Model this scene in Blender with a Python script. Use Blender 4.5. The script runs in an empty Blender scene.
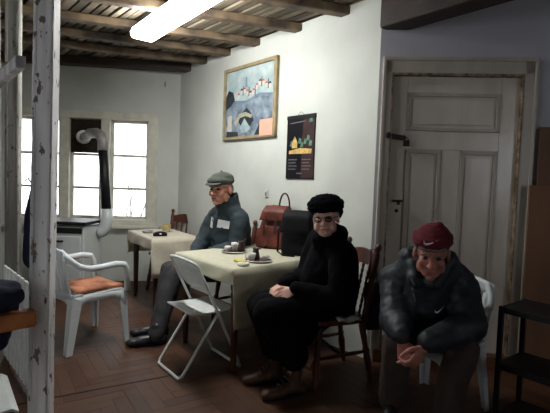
import bpy, bmesh, math, random
from mathutils import Vector, Matrix, noise
rnd = random.Random(7)
sc = bpy.context.scene
COL = sc.collection
V = Vector
R = math.radians

# ------------------------------------------------------------------ materials
def lin(c):
    out = []
    for v in c:
        v = v / 255.0
        out.append(v / 12.92 if v <= 0.04045 else ((v + 0.055) / 1.055) ** 2.4)
    return (out[0], out[1], out[2], 1.0)

def mat(name, rgb, rough=0.6, var=0.12, scale=14.0, metal=0.0, bump=0.0, bscale=None, spec=0.4, rgb2=None, stretch=None, detail=4.0, coat=0.0, sheen=0.0):
    m = bpy.data.materials.new(name)
    m.use_nodes = True
    nt = m.node_tree
    N, L = nt.nodes, nt.links
    b = N['Principled BSDF']
    b.inputs['Roughness'].default_value = rough
    b.inputs['Metallic'].default_value = metal
    b.inputs['Specular IOR Level'].default_value = spec
    b.inputs['Coat Weight'].default_value = coat
    b.inputs['Sheen Weight'].default_value = sheen
    tc = N.new('ShaderNodeTexCoord')
    mp = N.new('ShaderNodeMapping')
    if stretch: mp.inputs['Scale'].default_value = stretch
    L.new(tc.outputs['Object'], mp.inputs['Vector'])
    nz = N.new('ShaderNodeTexNoise')
    nz.inputs['Scale'].default_value = scale
    nz.inputs['Detail'].default_value = detail
    L.new(mp.outputs['Vector'], nz.inputs['Vector'])
    cr = N.new('ShaderNodeValToRGB')
    c = lin(rgb)
    c2 = lin(rgb2) if rgb2 else None
    lo = tuple(max(0, x * (1 - var)) for x in c[:3]) + (1,)
    hi = tuple(min(1, x * (1 + var)) for x in (c2 or c)[:3]) + (1,)
    cr.color_ramp.elements[0].color = lo
    cr.color_ramp.elements[1].color = hi
    cr.color_ramp.elements[0].position = 0.32
    cr.color_ramp.elements[1].position = 0.68
    L.new(nz.outputs['Fac'], cr.inputs['Fac'])
    L.new(cr.outputs['Color'], b.inputs['Base Color'])
    if bump:
        n2 = N.new('ShaderNodeTexNoise')
        n2.inputs['Scale'].default_value = bscale or scale * 3
        n2.inputs['Detail'].default_value = 5
        L.new(mp.outputs['Vector'], n2.inputs['Vector'])
        bp = N.new('ShaderNodeBump')
        bp.inputs['Strength'].default_value = bump
        bp.inputs['Distance'].default_value = 0.01
        L.new(n2.outputs['Fac'], bp.inputs['Height'])
        L.new(bp.outputs['Normal'], b.inputs['Normal'])
    return m

def emit(name, rgb, s):
    m = bpy.data.materials.new(name); m.use_nodes = True
    N, L = m.node_tree.nodes, m.node_tree.links
    b = N['Principled BSDF']
    b.inputs['Base Color'].default_value = lin((240, 240, 240))
    b.inputs['Emission Color'].default_value = lin(rgb)
    b.inputs['Emission Strength'].default_value = s
    return m

def glass_mat(name, tint=(1, 1, 1), gl=0.08):
    m = bpy.data.materials.new(name); m.use_nodes = True
    N, L = m.node_tree.nodes, m.node_tree.links
    N.remove(N['Principled BSDF'])
    t = N.new('ShaderNodeBsdfTransparent'); t.inputs['Color'].default_value = (*tint, 1)
    g = N.new('ShaderNodeBsdfGlossy'); g.inputs['Roughness'].default_value = 0.03
    x = N.new('ShaderNodeMixShader')
    f = N.new('ShaderNodeLayerWeight'); f.inputs['Blend'].default_value = gl
    L.new(f.outputs['Fresnel'], x.inputs['Fac'])
    L.new(t.outputs[0], x.inputs[1]); L.new(g.outputs[0], x.inputs[2])
    L.new(x.outputs[0], N['Material Output'].inputs['Surface'])
    return m

def tone_mat(name, dark, light, rough, grain=(1, 1, 1), gs=30, bump=0.15, spec=0.4):
    """boards: each board's own tone comes from the mesh attribute 'tone', the grain from noise"""
    m = mat(name, dark, rough, spec=spec)
    N, L = m.node_tree.nodes, m.node_tree.links
    b = N['Principled BSDF']
    at = N.new('ShaderNodeAttribute'); at.attribute_name = 'tone'
    nz = next(n for n in N if n.type == 'TEX_NOISE')
    nz.inputs['Scale'].default_value = gs
    mp = next(n for n in N if n.type == 'MAPPING'); mp.inputs['Scale'].default_value = grain
    ma = N.new('ShaderNodeMath'); ma.operation = 'MULTIPLY_ADD'
    ma.inputs[1].default_value = 0.8; ma.inputs[2].default_value = -0.4
    L.new(nz.outputs['Fac'], ma.inputs[0])
    ad = N.new('ShaderNodeMath'); ad.operation = 'ADD'; ad.use_clamp = True
    L.new(ma.outputs[0], ad.inputs[0]); L.new(at.outputs['Fac'], ad.inputs[1])
    mx = N.new('ShaderNodeValToRGB')
    mx.color_ramp.elements[0].color = lin(dark); mx.color_ramp.elements[1].color = lin(light)
    L.new(ad.outputs[0], mx.inputs['Fac'])
    L.new(mx.outputs['Color'], b.inputs['Base Color'])
    return m

M = dict(
    plaster=mat('plaster', (204, 206, 200), 0.85, 0.05, 3, bump=0.25, bscale=9, spec=0.2),
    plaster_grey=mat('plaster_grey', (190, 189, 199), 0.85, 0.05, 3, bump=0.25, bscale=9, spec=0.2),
    dark_wall=mat('dark_wall', (150, 148, 142), 0.85, 0.08, 3),
    parquet=tone_mat('parquet', (60, 37, 26), (98, 65, 46), 0.5, (1, 1, 1), 7, spec=0.35),
    ceil_board=tone_mat('ceil_board', (46, 38, 32), (140, 128, 110), 0.7, (1, 1, 1), 5, spec=0.3),
    beam=mat('beam', (68, 55, 46), 0.6, 0.35, 6, bump=0.3, rgb2=(108, 90, 70)),
    beam_dark=mat('beam_dark', (56, 43, 38), 0.6, 0.3, 6, bump=0.3),
    post_old2=mat('post', (150, 148, 146), 0.75, 0.22, 16, bump=0.6, bscale=40, rgb2=(214, 212, 214), stretch=(1, 1, 0.18)),
    post_old=mat('post_grey', (118, 118, 112), 0.75, 0.22, 16, bump=0.6, bscale=40, rgb2=(182, 182, 172), stretch=(1, 1, 0.18)),
    frame_paint=mat('frame_paint', (212, 209, 196), 0.5, 0.1, 10, bump=0.15),
    door_paint=mat('door_paint', (212, 202, 192), 0.24, 0.07, 8, bump=0.12, bscale=24, spec=0.55, stretch=(1, 1, 0.35)),
    door_trim=mat('door_trim', (182, 173, 163), 0.38, 0.1, 8, bump=0.2, bscale=30, spec=0.5, stretch=(1, 1, 0.3)),
    worn_edge=mat('worn_edge', (92, 70, 54), 0.6, 0.4, 20, rgb2=(150, 130, 110)),
    skirting=mat('skirting', (98, 60, 36), 0.5, 0.25, 8, stretch=(1, 1, 4)),
    black_metal=mat('black_metal', (18, 17, 20), 0.5, 0.2, 20, metal=0.0, spec=0.3),
    grey_metal=mat('grey_metal', (140, 137, 134), 0.5, 0.25, 12, metal=0.25),
    white_metal=mat('white_metal', (226, 230, 228), 0.3, 0.08, 12, spec=0.6),
    brass=mat('brass', (140, 112, 66), 0.4, 0.2, 20, metal=0.8),
    dark_iron=mat('dark_iron', (52, 44, 38), 0.5, 0.25, 20, metal=0.6),
    enamel=mat('enamel', (204, 208, 208), 0.25, 0.06, 6, spec=0.6),
    plastic=mat('plastic', (214, 219, 223), 0.42, 0.05, 8, spec=0.5),
    cushion=mat('cushion', (104, 54, 36), 0.9, 0.3, 7, rgb2=(188, 126, 96)),
    cloth=mat('cloth', (200, 196, 174), 0.85, 0.06, 30, bump=0.15, bscale=120, sheen=0.1),
    cloth_rear=mat('cloth_rear', (206, 196, 178), 0.85, 0.06, 30, bump=0.15, bscale=120, sheen=0.1),
    table_wood=mat('table_wood', (72, 42, 28), 0.4, 0.3, 10, stretch=(1, 1, 0.2)),
    chair_wood=mat('chair_wood', (66, 30, 20), 0.42, 0.3, 10, spec=0.6, stretch=(1, 1, 0.25), rgb2=(92, 46, 28)),
    varnish=mat('varnish', (176, 104, 54), 0.3, 0.2, 10, spec=0.6, rgb2=(200, 126, 72)),
    navy=mat('navy', (32, 36, 62), 0.8, 0.2, 20),
    gold=mat('gold', (152, 136, 104), 0.5, 0.2, 12),
    pink=mat('pink', (222, 168, 146), 0.7, 0.08, 12),
    pot=mat('pot', (52, 24, 22), 0.3, 0.2, 12, spec=0.6),
    tray=mat('tray', (64, 26, 26), 0.3, 0.25, 12, spec=0.6),
    china=mat('china', (232, 232, 228), 0.25, 0.03, 12, spec=0.6),
    yellow=mat('yellow', (216, 198, 76), 0.6, 0.1, 12),
    olive=mat('olive', (176, 160, 104), 0.5, 0.2, 20),
    leather=mat('leather', (80, 34, 26), 0.5, 0.3, 9, bump=0.4, bscale=30, spec=0.35, rgb2=(104, 46, 33)),
    leather_dark=mat('leather_dark', (62, 26, 20), 0.5, 0.3, 12, bump=0.3),
    black_bag=mat('black_bag', (15, 15, 20), 0.65, 0.2, 12, bump=0.3, bscale=40, spec=0.2),
    skin=mat('skin', (190, 136, 116), 0.55, 0.1, 22, rgb2=(204, 142, 122)),
    skin_pale=mat('skin_pale', (226, 180, 162), 0.55, 0.08, 22, rgb2=(230, 178, 164)),
    skin_ruddy=mat('skin_ruddy', (164, 112, 98), 0.55, 0.12, 22, rgb2=(178, 114, 100)),
    hair=mat('hair', (128, 124, 118), 0.8, 0.25, 60),
    eye=mat('eye', (44, 36, 34), 0.2, 0.1, 30),
    lips=mat('lips', (150, 84, 78), 0.5, 0.1, 30),
    jacket_teal=mat('jacket_teal', (44, 56, 63), 0.7, 0.2, 9, bump=0.4, bscale=14),
    jacket_navy=mat('jacket_navy', (34, 40, 47), 0.55, 0.2, 9, bump=0.4, bscale=14, spec=0.4),
    coat_black=mat('coat_black', (11, 11, 16), 0.95, 0.25, 9, bump=0.3, bscale=30, spec=0.1),
    wool_black=mat('wool_black', (12, 13, 19), 1.0, 0.3, 60, bump=0.8, bscale=140, spec=0.05),
    wool_maroon=mat('wool_maroon', (98, 22, 36), 0.9, 0.2, 50, bump=0.6, bscale=120),
    tweed=mat('tweed', (74, 78, 72), 0.9, 0.25, 70, bump=0.3, bscale=120),
    trouser_grey=mat('trouser_grey', (58, 56, 59), 0.85, 0.15, 14, bump=0.3, bscale=18),
    trouser_brown=mat('trouser_brown', (66, 54, 49), 0.85, 0.15, 14, bump=0.3, bscale=18),
    shoe_black=mat('shoe_black', (26, 26, 30), 0.4, 0.2, 20, spec=0.5),
    shoe_brown=mat('shoe_brown', (74, 50, 39), 0.55, 0.25, 20, bump=0.3),
    white_cloth=mat('white_cloth', (224, 226, 228), 0.7, 0.03, 10),
    zip=mat('zip', (128, 130, 136), 0.4, 0.1, 60, metal=0.4),
    fibreboard=mat('fibreboard', (126, 88, 62), 0.6, 0.12, 5, stretch=(1, 1, 0.2)),
    fibreboard_dark=mat('fibreboard_dark', (110, 77, 57), 0.6, 0.12, 5, stretch=(1, 1, 0.2)),
    red=mat('red', (150, 34, 40), 0.7, 0.1, 10),
    snow=mat('snow', (236, 238, 242), 0.9, 0.04, 2),
    bark=mat('bark', (150, 142, 140), 0.9, 0.1, 20),
    switch=mat('switch', (206, 206, 200), 0.4, 0.03, 10),
    lamp_housing=mat('lamp_housing', (226, 226, 222), 0.4, 0.03, 10),
    diffuser=emit('diffuser', (252, 254, 250), 21.5),
    glass=glass_mat('glass'),
    lens=glass_mat('lens', (0.86, 0.74, 0.72), 0.5),
    # printed pictures
    p_sky=mat('p_sky', (134, 158, 168), 0.5, 0.15, 5, rgb2=(176, 188, 186)),
    p_hill=mat('p_hill', (84, 100, 122), 0.5, 0.25, 6, rgb2=(120, 134, 150)),
    p_tree=mat('p_tree', (44, 50, 56), 0.5, 0.3, 14),
    p_roof=mat('p_roof', (186, 92, 66), 0.5, 0.2, 14),
    p_house=mat('p_house', (196, 192, 182), 0.5, 0.1, 20),
    p_water=mat('p_water', (88, 104, 124), 0.5, 0.3, 9, rgb2=(134, 146, 156)),
    p_field=mat('p_field', (170, 166, 140), 0.5, 0.2, 14),
    c_black=mat('c_black', (18, 18, 24), 0.35, 0.3, 10),
    c_brown=mat('c_brown', (58, 40, 40), 0.4, 0.3, 10),
    c_lit=mat('c_lit', (196, 166, 104), 0.4, 0.3, 20),
    c_green=mat('c_green', (90, 130, 110), 0.4, 0.4, 30),
    c_line=mat('c_line', (112, 106, 108), 0.4, 0.1, 20),
)

def peel(name, white, grey, chip, thr):
    """flaking paint: streaks along the timber and chips down to the bare wood"""
    m = mat(name, grey, 0.7, 0.1, 9, bump=0.7, bscale=26, rgb2=white, stretch=(1, 1, 0.10))
    N, L = m.node_tree.nodes, m.node_tree.links
    b = N['Principled BSDF']; old = b.inputs['Base Color'].links[0].from_socket
    tc = next(n for n in N if n.type == 'TEX_COORD')
    mp = N.new('ShaderNodeMapping'); mp.inputs['Scale'].default_value = (1, 1, 0.4); L.new(tc.outputs['Object'], mp.inputs['Vector'])
    nz = N.new('ShaderNodeTexNoise'); nz.inputs['Scale'].default_value = 38; nz.inputs['Detail'].default_value = 6; L.new(mp.outputs['Vector'], nz.inputs['Vector'])
    cr = N.new('ShaderNodeValToRGB'); cr.color_ramp.elements[0].position = thr; cr.color_ramp.elements[1].position = thr + 0.03; L.new(nz.outputs['Fac'], cr.inputs['Fac'])
    mx = N.new('ShaderNodeMix'); mx.data_type = 'RGBA'; L.new(cr.outputs['Color'], mx.inputs['Factor']); L.new(old, mx.inputs['A']); mx.inputs['B'].default_value = lin(chip)
    L.new(mx.outputs['Result'], b.inputs['Base Color'])
    return m
M['post'] = peel('post', (240, 238, 241), (188, 185, 187), (124, 112, 104), 0.62)
M['post_grey'] = peel('post_grey', (166, 164, 157), (108, 106, 101), (84, 74, 66), 0.62)

# ------------------------------------------------------------------ mesh builder
def frame(F, U):
    F = V(F).normalized(); X = F.cross(V(U)).normalized(); Z = X.cross(F).normalized()
    return Matrix((X, F, Z)).transposed()          # columns: right, forward, up

class MB:
    def __init__(s, root=None):
        s.bm = bmesh.new(); s.mi = 0; s.root = root      # root: the verts are world points, stored relative to this object
    def faces(s, vs, fs):
        b = [s.bm.verts.new(v) for v in vs]
        for f in fs:
            try:
                q = s.bm.faces.new([b[i] for i in f]); q.material_index = s.mi
            except ValueError:
                pass
        return b
    def box(s, c, size, rz=0.0, Rm=None):
        h = V(size) / 2
        Rm = Rm or Matrix.Rotation(rz, 3, 'Z')
        vs = [V(c) + Rm @ V((x * h.x, y * h.y, z * h.z)) for x in (-1, 1) for y in (-1, 1) for z in (-1, 1)]
        return s.faces(vs, [(0, 1, 3, 2), (4, 6, 7, 5), (0, 4, 5, 1), (2, 3, 7, 6), (0, 2, 6, 4), (1, 5, 7, 3)])
    def bar(s, p0, p1, w, h, up=(0, 0, 1)):
        p0, p1 = V(p0), V(p1); d = p1 - p0
        s.box((p0 + p1) / 2, (w, d.length, h), Rm=frame(d, up))
    def tube(s, pts, r, n=8, closed=False):
        pts = [V(p) for p in pts]; k = len(pts)
        rs = r if isinstance(r, (list, tuple)) else [r] * k
        vs, fs = [], []
        ref = None
        for i, p in enumerate(pts):
            if closed: t = pts[(i + 1) % k] - pts[i - 1]
            else: t = pts[min(i + 1, k - 1)] - pts[max(i - 1, 0)]
            t.normalize()
            if ref is None: ref = V((0, 0, 1)) if abs(t.z) < 0.9 else V((1, 0, 0))
            a = ref - t * ref.dot(t)
            if a.length < 1e-5: a = t.orthogonal()
            a.normalize(); b = t.cross(a); ref = a
            for j in range(n):
                q = 2 * math.pi * j / n
                vs.append(p + (a * math.cos(q) + b * math.sin(q)) * rs[i])
        m = k if closed else k - 1
        for i in range(m):
            for j in range(n):
                i2 = (i + 1) % k
                fs.append((i * n + j, i * n + (j + 1) % n, i2 * n + (j + 1) % n, i2 * n + j))
        if not closed:
            fs.append(tuple(range(n - 1, -1, -1))); fs.append(tuple((k - 1) * n + j for j in range(n)))
        s.faces(vs, fs)
    def lathe(s, prof, base=(0, 0, 0), axis=(0, 0, 1), n=16, cap=True):
        ax = V(axis).normalized(); a = ax.orthogonal().normalized(); b = ax.cross(a)
        vs, fs = [], []
        for r, z in prof:
            for j in range(n):
                q = 2 * math.pi * j / n
                vs.append(V(base) + ax * z + (a * math.cos(q) + b * math.sin(q)) * max(r, 1e-4))
        for i in range(len(prof) - 1):
            for j in range(n):
                fs.append((i * n + j, i * n + (j + 1) % n, (i + 1) * n + (j + 1) % n, (i + 1) * n + j))
        if cap:
            fs.append(tuple(range(n - 1, -1, -1))); fs.append(tuple((len(prof) - 1) * n + j for j in range(n)))
        s.faces(vs, fs)
    def turned(s, p0, p1, prof, n=12):
        """prof: (radius, fraction) along p0->p1"""
        p0, p1 = V(p0), V(p1); d = p1 - p0
        s.lathe([(r, f * d.length) for r, f in prof], p0, d, n)
    def ell(s, c, rad, Rm=None, n=16):
        Rm = Rm or Matrix.Identity(3); rad = V(rad) if not isinstance(rad, (int, float)) else V((rad,) * 3)
        m = n // 2; vs = [V(c) + Rm @ V((0, 0, -rad.z))]; fs = []
        for i in range(1, m):
            t = -math.pi / 2 + math.pi * i / m
            for j in range(n):
                q = 2 * math.pi * j / n
                vs.append(V(c) + Rm @ V((rad.x * math.cos(t) * math.cos(q), rad.y * math.cos(t) * math.sin(q), rad.z * math.sin(t))))
        vs.append(V(c) + Rm @ V((0, 0, rad.z)))
        for j in range(n): fs.append((0, 1 + (j + 1) % n, 1 + j))
        for i in range(m - 2):
            for j in range(n):
                a = 1 + i * n
                fs.append((a + j, a + (j + 1) % n, a + n + (j + 1) % n, a + n + j))
        a = 1 + (m - 2) * n
        for j in range(n): fs.append((a + j, a + (j + 1) % n, len(vs) - 1))
        s.faces(vs, fs)
    def cap(s, p0, r0, p1, r1, n=12):
        """a tapered capsule, closed at both ends by domes"""
        p0, p1 = V(p0), V(p1); d = p1 - p0; L = d.length
        if L < 1e-5: return s.ell(p0, r0, n=n)
        prof = []
        for k in range(5):
            q = math.pi / 2 * k / 4
            prof.append((r0 * math.sin(q), -r0 * math.cos(q)))
        for k in range(5):
            q = math.pi / 2 * k / 4
            prof.append((r1 * math.cos(q), L + r1 * math.sin(q)))
        s.lathe(prof, p0, d, n)
    def chain(s, pts, n=12):
        for (p, r), (q, t) in zip(pts[:-1], pts[1:]): s.cap(p, r, q, t, n)
    def prism(s, poly, o, ax, ay, dep):
        """poly in the plane (ax, ay) through o, extruded by the vector dep"""
        o, ax, ay, dep = V(o), V(ax), V(ay), V(dep); k = len(poly)
        a = [o + ax * x + ay * y for x, y in poly]
        vs = a + [p + dep for p in a]
        fs = [tuple(range(k - 1, -1, -1)), tuple(range(k, 2 * k))] + [(i, (i + 1) % k, k + (i + 1) % k, k + i) for i in range(k)]
        s.faces(vs, fs)
    def grid(s, fn, nu, nv, closed_u=False):
        vs = [V(fn(i / nu, j / nv)) for i in range(nu + 1) for j in range(nv + 1)]
        fs = [(i * (nv + 1) + j, (i + 1) * (nv + 1) + j, (i + 1) * (nv + 1) + j + 1, i * (nv + 1) + j + 1) for i in range(nu) for j in range(nv)]
        s.faces(vs, fs)
    def build(s, name, m, parent=None, smooth=False, bevel=0.0, remesh=0.0, relax=4, wrinkle=0.0, wscale=0.12, solid=0.0, sub=0):
        if s.root is not None:
            inv = wm(s.root).inverted()
            for v in s.bm.verts: v.co = inv @ v.co
        bmesh.ops.recalc_face_normals(s.bm, faces=s.bm.faces[:])
        me = bpy.data.meshes.new(name); s.bm.to_mesh(me); s.bm.free()
        for q in (m if isinstance(m, (list, tuple)) else [m]): me.materials.append(M[q])
        if smooth or remesh: me.polygons.foreach_set('use_smooth', [True] * len(me.polygons))
        o = bpy.data.objects.new(name, me); COL.objects.link(o)
        if parent is not None: o.parent = parent
        if remesh:
            r = o.modifiers.new('r', 'REMESH'); r.mode = 'VOXEL'; r.voxel_size = remesh; r.use_smooth_shade = True
            if relax:
                k = o.modifiers.new('s', 'SMOOTH'); k.iterations = relax; k.factor = 0.5
            if wrinkle:
                t = bpy.data.textures.new('folds', 'CLOUDS'); t.noise_scale = wscale; t.noise_depth = 3
                w = o.modifiers.new('w', 'DISPLACE'); w.texture = t; w.strength = wrinkle; w.mid_level = 0.5; w.texture_coords = 'LOCAL'
        if solid:
            k = o.modifiers.new('t', 'SOLIDIFY'); k.thickness = solid; k.offset = 0
        if bevel:
            k = o.modifiers.new('b', 'BEVEL'); k.width = bevel; k.segments = 2; k.limit_method = 'ANGLE'
        if sub:
            k = o.modifiers.new('u', 'SUBSURF'); k.levels = sub; k.render_levels = sub
        return o

def wm(o):
    m = Matrix.Translation(o.location) @ o.rotation_euler.to_matrix().to_4x4()
    return wm(o.parent) @ m if o.parent else m

def tag(o, label=None, cat=None, group=None, kind=None):
    if label: o['label'] = label
    if cat: o['category'] = cat
    if group: o['group'] = group
    if kind: o['kind'] = kind
    return o

def thing(name, label, cat, loc=(0, 0, 0), rz=0.0, group=None):
    o = bpy.data.objects.new(name, None); COL.objects.link(o)
    o.empty_display_size = 0.1
    o.location = loc; o.rotation_euler = (0, 0, rz)
    return tag(o, label, cat, group)

def dup(o, loc=None, rz=None, label=None, group=None, parent=None):
    c = o.copy(); COL.objects.link(c)
    if parent is not None: c.parent = parent
    if loc is not None: c.location = loc
    if rz is not None: c.rotation_euler = (0, 0, rz)
    if label: c['label'] = label
    if group: c['group'] = group
    for ch in list(o.children): dup(ch, parent=c)
    return c

def rot_to(d):           # z rotation that turns local +Y into the direction d
    return math.atan2(d[1], d[0]) - math.pi / 2

def decal(name, m, target, root, origin, direc, up, polys, lift=0.004):
    """cloth badge: small flat shapes laid onto the target's surface"""
    dg = bpy.context.evaluated_depsgraph_get(); dg.update()
    ev = target.evaluated_get(dg)
    d = V(direc).normalized(); X = d.cross(V(up)).normalized(); Y = X.cross(d).normalized()
    inv = wm(root).inverted()
    mb = MB()
    for poly in polys:
        vs = []
        for x, y in poly:
            p = V(origin) + X * x + Y * y
            hit, loc, nor, _ = ev.ray_cast(inv @ p, inv.to_3x3() @ d)
            if not hit: loc = inv @ (p + d * 0.3)
            vs.append(loc - (inv.to_3x3() @ d) * lift)
        k = len(vs)
        vs2 = [v + (inv.to_3x3() @ d) * 0.003 for v in vs]
        mb.faces(vs + vs2, [tuple(range(k)), tuple(range(2 * k - 1, k - 1, -1))] + [(i, (i + 1) % k, k + (i + 1) % k, k + i) for i in range(k)])
    return mb.build(name, m, root)

def swoosh(s):
    """a curved tick: thick rounded hook at the left that tapers into a long tip at the upper right"""
    out = []
    top = [(-0.50, 0.10), (-0.44, -0.02), (-0.36, -0.06), (-0.22, -0.05), (0.0, 0.02), (0.25, 0.10), (0.5, 0.18)]
    bot = [(0.5, 0.18), (0.25, 0.05), (0.0, -0.08), (-0.2, -0.18), (-0.34, -0.22), (-0.46, -0.18), (-0.53, -0.08), (-0.50, 0.10)]
    polys = []
    tp = [(-0.53, -0.02), (-0.42, -0.05), (-0.28, -0.055), (-0.1, -0.01), (0.12, 0.07), (0.5, 0.2)]
    bt = [(-0.50, -0.14), (-0.40, -0.22), (-0.26, -0.21), (-0.08, -0.13), (0.12, -0.02), (0.5, 0.19)]
    polys.append([(-0.5 * s, 0.14 * s), (tp[0][0] * s, tp[0][1] * s), (tp[1][0] * s, tp[1][1] * s)])
    for i in range(len(tp) - 1):
        polys.append([(x * s, y * s) for x, y in (bt[i], bt[i + 1], tp[i + 1], tp[i])])
    return polys

# ------------------------------------------------------------------ the plan of the room
W = V((-0.64, 0.768, 0)).normalized()                  # along the picture wall, away from the camera
K = V((0.75, 3.44, 0))                                  # the outer corner where picture wall and door wall meet
NW = V((-0.768, -0.64, 0)).normalized()                 # picture wall's face, into the room
C = K + W * 3.15                                        # corner of window wall and picture wall
WB = V((-0.994, -0.11, 0)).normalized()                 # along the window wall to the left
NB = V((0.11, -0.994, 0)).normalized()
WD = V((0.996, -0.087, 0)).normalized()                 # along the door wall to the right
ND = V((-0.087, -0.996, 0)).normalized()
UP = V((0, 0, 1))
HC = 2.785

def struct(o): o['kind'] = 'structure'; return o
def wall_box(mb, o, d, n, s0, s1, z0, z1, t0=0.0, t1=0.12):
    """slab along d from s0 to s1, from t0 to t1 behind the face (n points into the room)"""
    a = [o + d * s0 - n * t0, o + d * s1 - n * t0, o + d * s1 - n * t1, o + d * s0 - n * t1]
    vs = [V((p.x, p.y, z0)) for p in a] + [V((p.x, p.y, z1)) for p in a]
    mb.faces(vs, [(3, 2, 1, 0), (4, 5, 6, 7), (0, 1, 5, 4), (1, 2, 6, 5), (2, 3, 7, 6), (3, 0, 4, 7)])

# window wall with one opening
WS0, WS1, WZ0, WZ1 = 0.30, 2.06, 0.75, 2.13
mb = MB(); wall_box(mb, C, WB, NB, -0.05, WS0, 0, HC, 0, 0.3); wall_box(mb, C, WB, NB, WS1, 3.35, 0, HC, 0, 0.3)
wall_box(mb, C, WB, NB, WS0, WS1, 0, WZ0, 0, 0.3); wall_box(mb, C, WB, NB, WS0, WS1, WZ1, HC, 0, 0.3)
struct(mb.build('wall_back', 'plaster'))
mb = MB(); wall_box(mb, K, W, NW, 0, 3.35, 0, HC, 0, 0.2)
struct(mb.build('wall_right', 'plaster'))
DS0, DS1, DZ = 0.094, 1.043, 2.20
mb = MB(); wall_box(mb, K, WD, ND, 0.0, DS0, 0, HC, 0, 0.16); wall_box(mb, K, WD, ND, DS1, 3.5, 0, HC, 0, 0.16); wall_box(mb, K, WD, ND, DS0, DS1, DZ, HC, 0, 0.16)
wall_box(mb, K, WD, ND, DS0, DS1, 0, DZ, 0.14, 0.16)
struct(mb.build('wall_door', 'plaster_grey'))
XL, XR, YF, YB = -4.45, 4.3, -1.6, 6.6
LY0, LY1, LZ0, LZ1 = -1.3, 1.1, 0.9, 2.2                  # unseen window added in the left wall to brighten the post fronts
mb = MB()
for (y0, y1, z0, z1) in ((YF, LY0, 0, HC), (LY1, YB, 0, HC), (LY0, LY1, 0, LZ0), (LY0, LY1, LZ1, HC)):
    mb.box((XL - 0.05, (y0 + y1) / 2, (z0 + z1) / 2), (0.1, y1 - y0, z1 - z0))
struct(mb.build('wall_left', 'dark_wall'))
mb = MB()
for (y0, y1, z0, z1) in ((LY0, LY0 + .06, LZ0, LZ1), (LY1 - .06, LY1, LZ0, LZ1), (LY0, LY1, LZ0, LZ0 + .06), (LY0, LY1, LZ1 - .06, LZ1), ((LY0 + LY1) / 2 - .03, (LY0 + LY1) / 2 + .03, LZ0, LZ1)):
    mb.box((XL - 0.05, (y0 + y1) / 2, (z0 + z1) / 2), (0.06, y1 - y0, z1 - z0))
w3_ = struct(mb.build('added_window_3', 'frame_paint'))
mb = MB(); mb.box((XL - 0.05, (LY0 + LY1) / 2, (LZ0 + LZ1) / 2), (0.005, LY1 - LY0 - .02, LZ1 - LZ0 - .02)); mb.build('window_pane', 'glass', w3_)
mb = MB(); mb.box((XR + 0.05, (YF + 3.5) / 2, HC / 2), (0.1, 3.5 - YF, HC)); struct(mb.build('wall_far_right', 'dark_wall'))
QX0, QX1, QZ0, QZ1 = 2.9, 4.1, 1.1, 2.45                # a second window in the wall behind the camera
mb = MB()
for (x0, x1, z0, z1) in ((XL - 0.1, QX0, 0, HC), (QX1, XR + 0.1, 0, HC), (QX0, QX1, 0, QZ0), (QX0, QX1, QZ1, HC)):
    mb.box(((x0 + x1) / 2, YF - 0.05, (z0 + z1) / 2), (x1 - x0, 0.1, z1 - z0))
struct(mb.build('wall_front', 'dark_wall'))
mb = MB()
for (x0, x1, z0, z1) in ((QX0, QX0 + .06, QZ0, QZ1), (QX1 - .06, QX1, QZ0, QZ1), (QX0, QX1, QZ0, QZ0 + .06), (QX0, QX1, QZ1 - .06, QZ1), ((QX0 + QX1) / 2 - .03, (QX0 + QX1) / 2 + .03, QZ0, QZ1)):
    mb.box(((x0 + x1) / 2, YF - 0.05, (z0 + z1) / 2), (x1 - x0, 0.06, z1 - z0))
w2_ = struct(mb.build('window_2', 'frame_paint'))
mb = MB(); mb.box(((QX0 + QX1) / 2, YF - 0.05, (QZ0 + QZ1) / 2), (QX1 - QX0 - .02, 0.005, QZ1 - QZ0 - .02)); mb.build('window_pane', 'glass', w2_)

# floor: herringbone parquet, every block a real board in one mesh
mb = MB(); tones = []
mb.box(((XL + XR) / 2, (YF + YB) / 2, -0.06), (XR - XL, YB - YF, 0.08)); tones += [0.1] * 6
a0 = R(-12); bw, bl = 0.085, 0.425
ca, sa = math.cos(a0 + R(45)), math.sin(a0 + R(45))
def fl(x, y): return V((x * ca - y * sa - 0.6, x * sa + y * ca + 2.6, 0))
g = 0.0008
nrep = int(bl / bw)
for i in range(-70, 71):
    for j in range(-14, 15):
        for o in (0, 1):
            # classic herringbone: horizontal block then vertical block stepping by one width
            if o == 0: x0, y0, w_, h_ = i * bw + j * 2 * bl, i * bw, bl, bw
            else: x0, y0, w_, h_ = i * bw + bl + j * 2 * bl, i * bw + bw - bl, bw, bl
            cc = fl(x0 + w_ / 2, y0 + h_ / 2)
            if not (-3.6 < cc.x < 2.6 and 1.2 < cc.y < 6.2): continue
            p = [fl(x0 + g, y0 + g), fl(x0 + w_ - g, y0 + g), fl(x0 + w_ - g, y0 + h_ - g), fl(x0 + g, y0 + h_ - g)]
            dz = rnd.uniform(-0.0008, 0)
            vs = [v + V((0, 0, dz)) for v in p] + [v - V((0, 0, 0.03)) for v in p]
            mb.faces(vs, [(0, 1, 2, 3), (0, 4, 5, 1), (1, 5, 6, 2), (2, 6, 7, 3), (3, 7, 4, 0)])
            t = rnd.uniform(0.2, 0.7); tones += [t] * 5
fl_o = struct(mb.build('floor', 'parquet'))
at = fl_o.data.attributes.new('tone', 'FLOAT', 'FACE'); at.data.foreach_set('value', tones)

mb = MB(); mb.bar((-1.75, 2.41, 0.0005), (-0.56, 3.10, 0.0005), 0.012, 0.003); struct(mb.build('trim_3', 'black_metal'))
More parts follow.
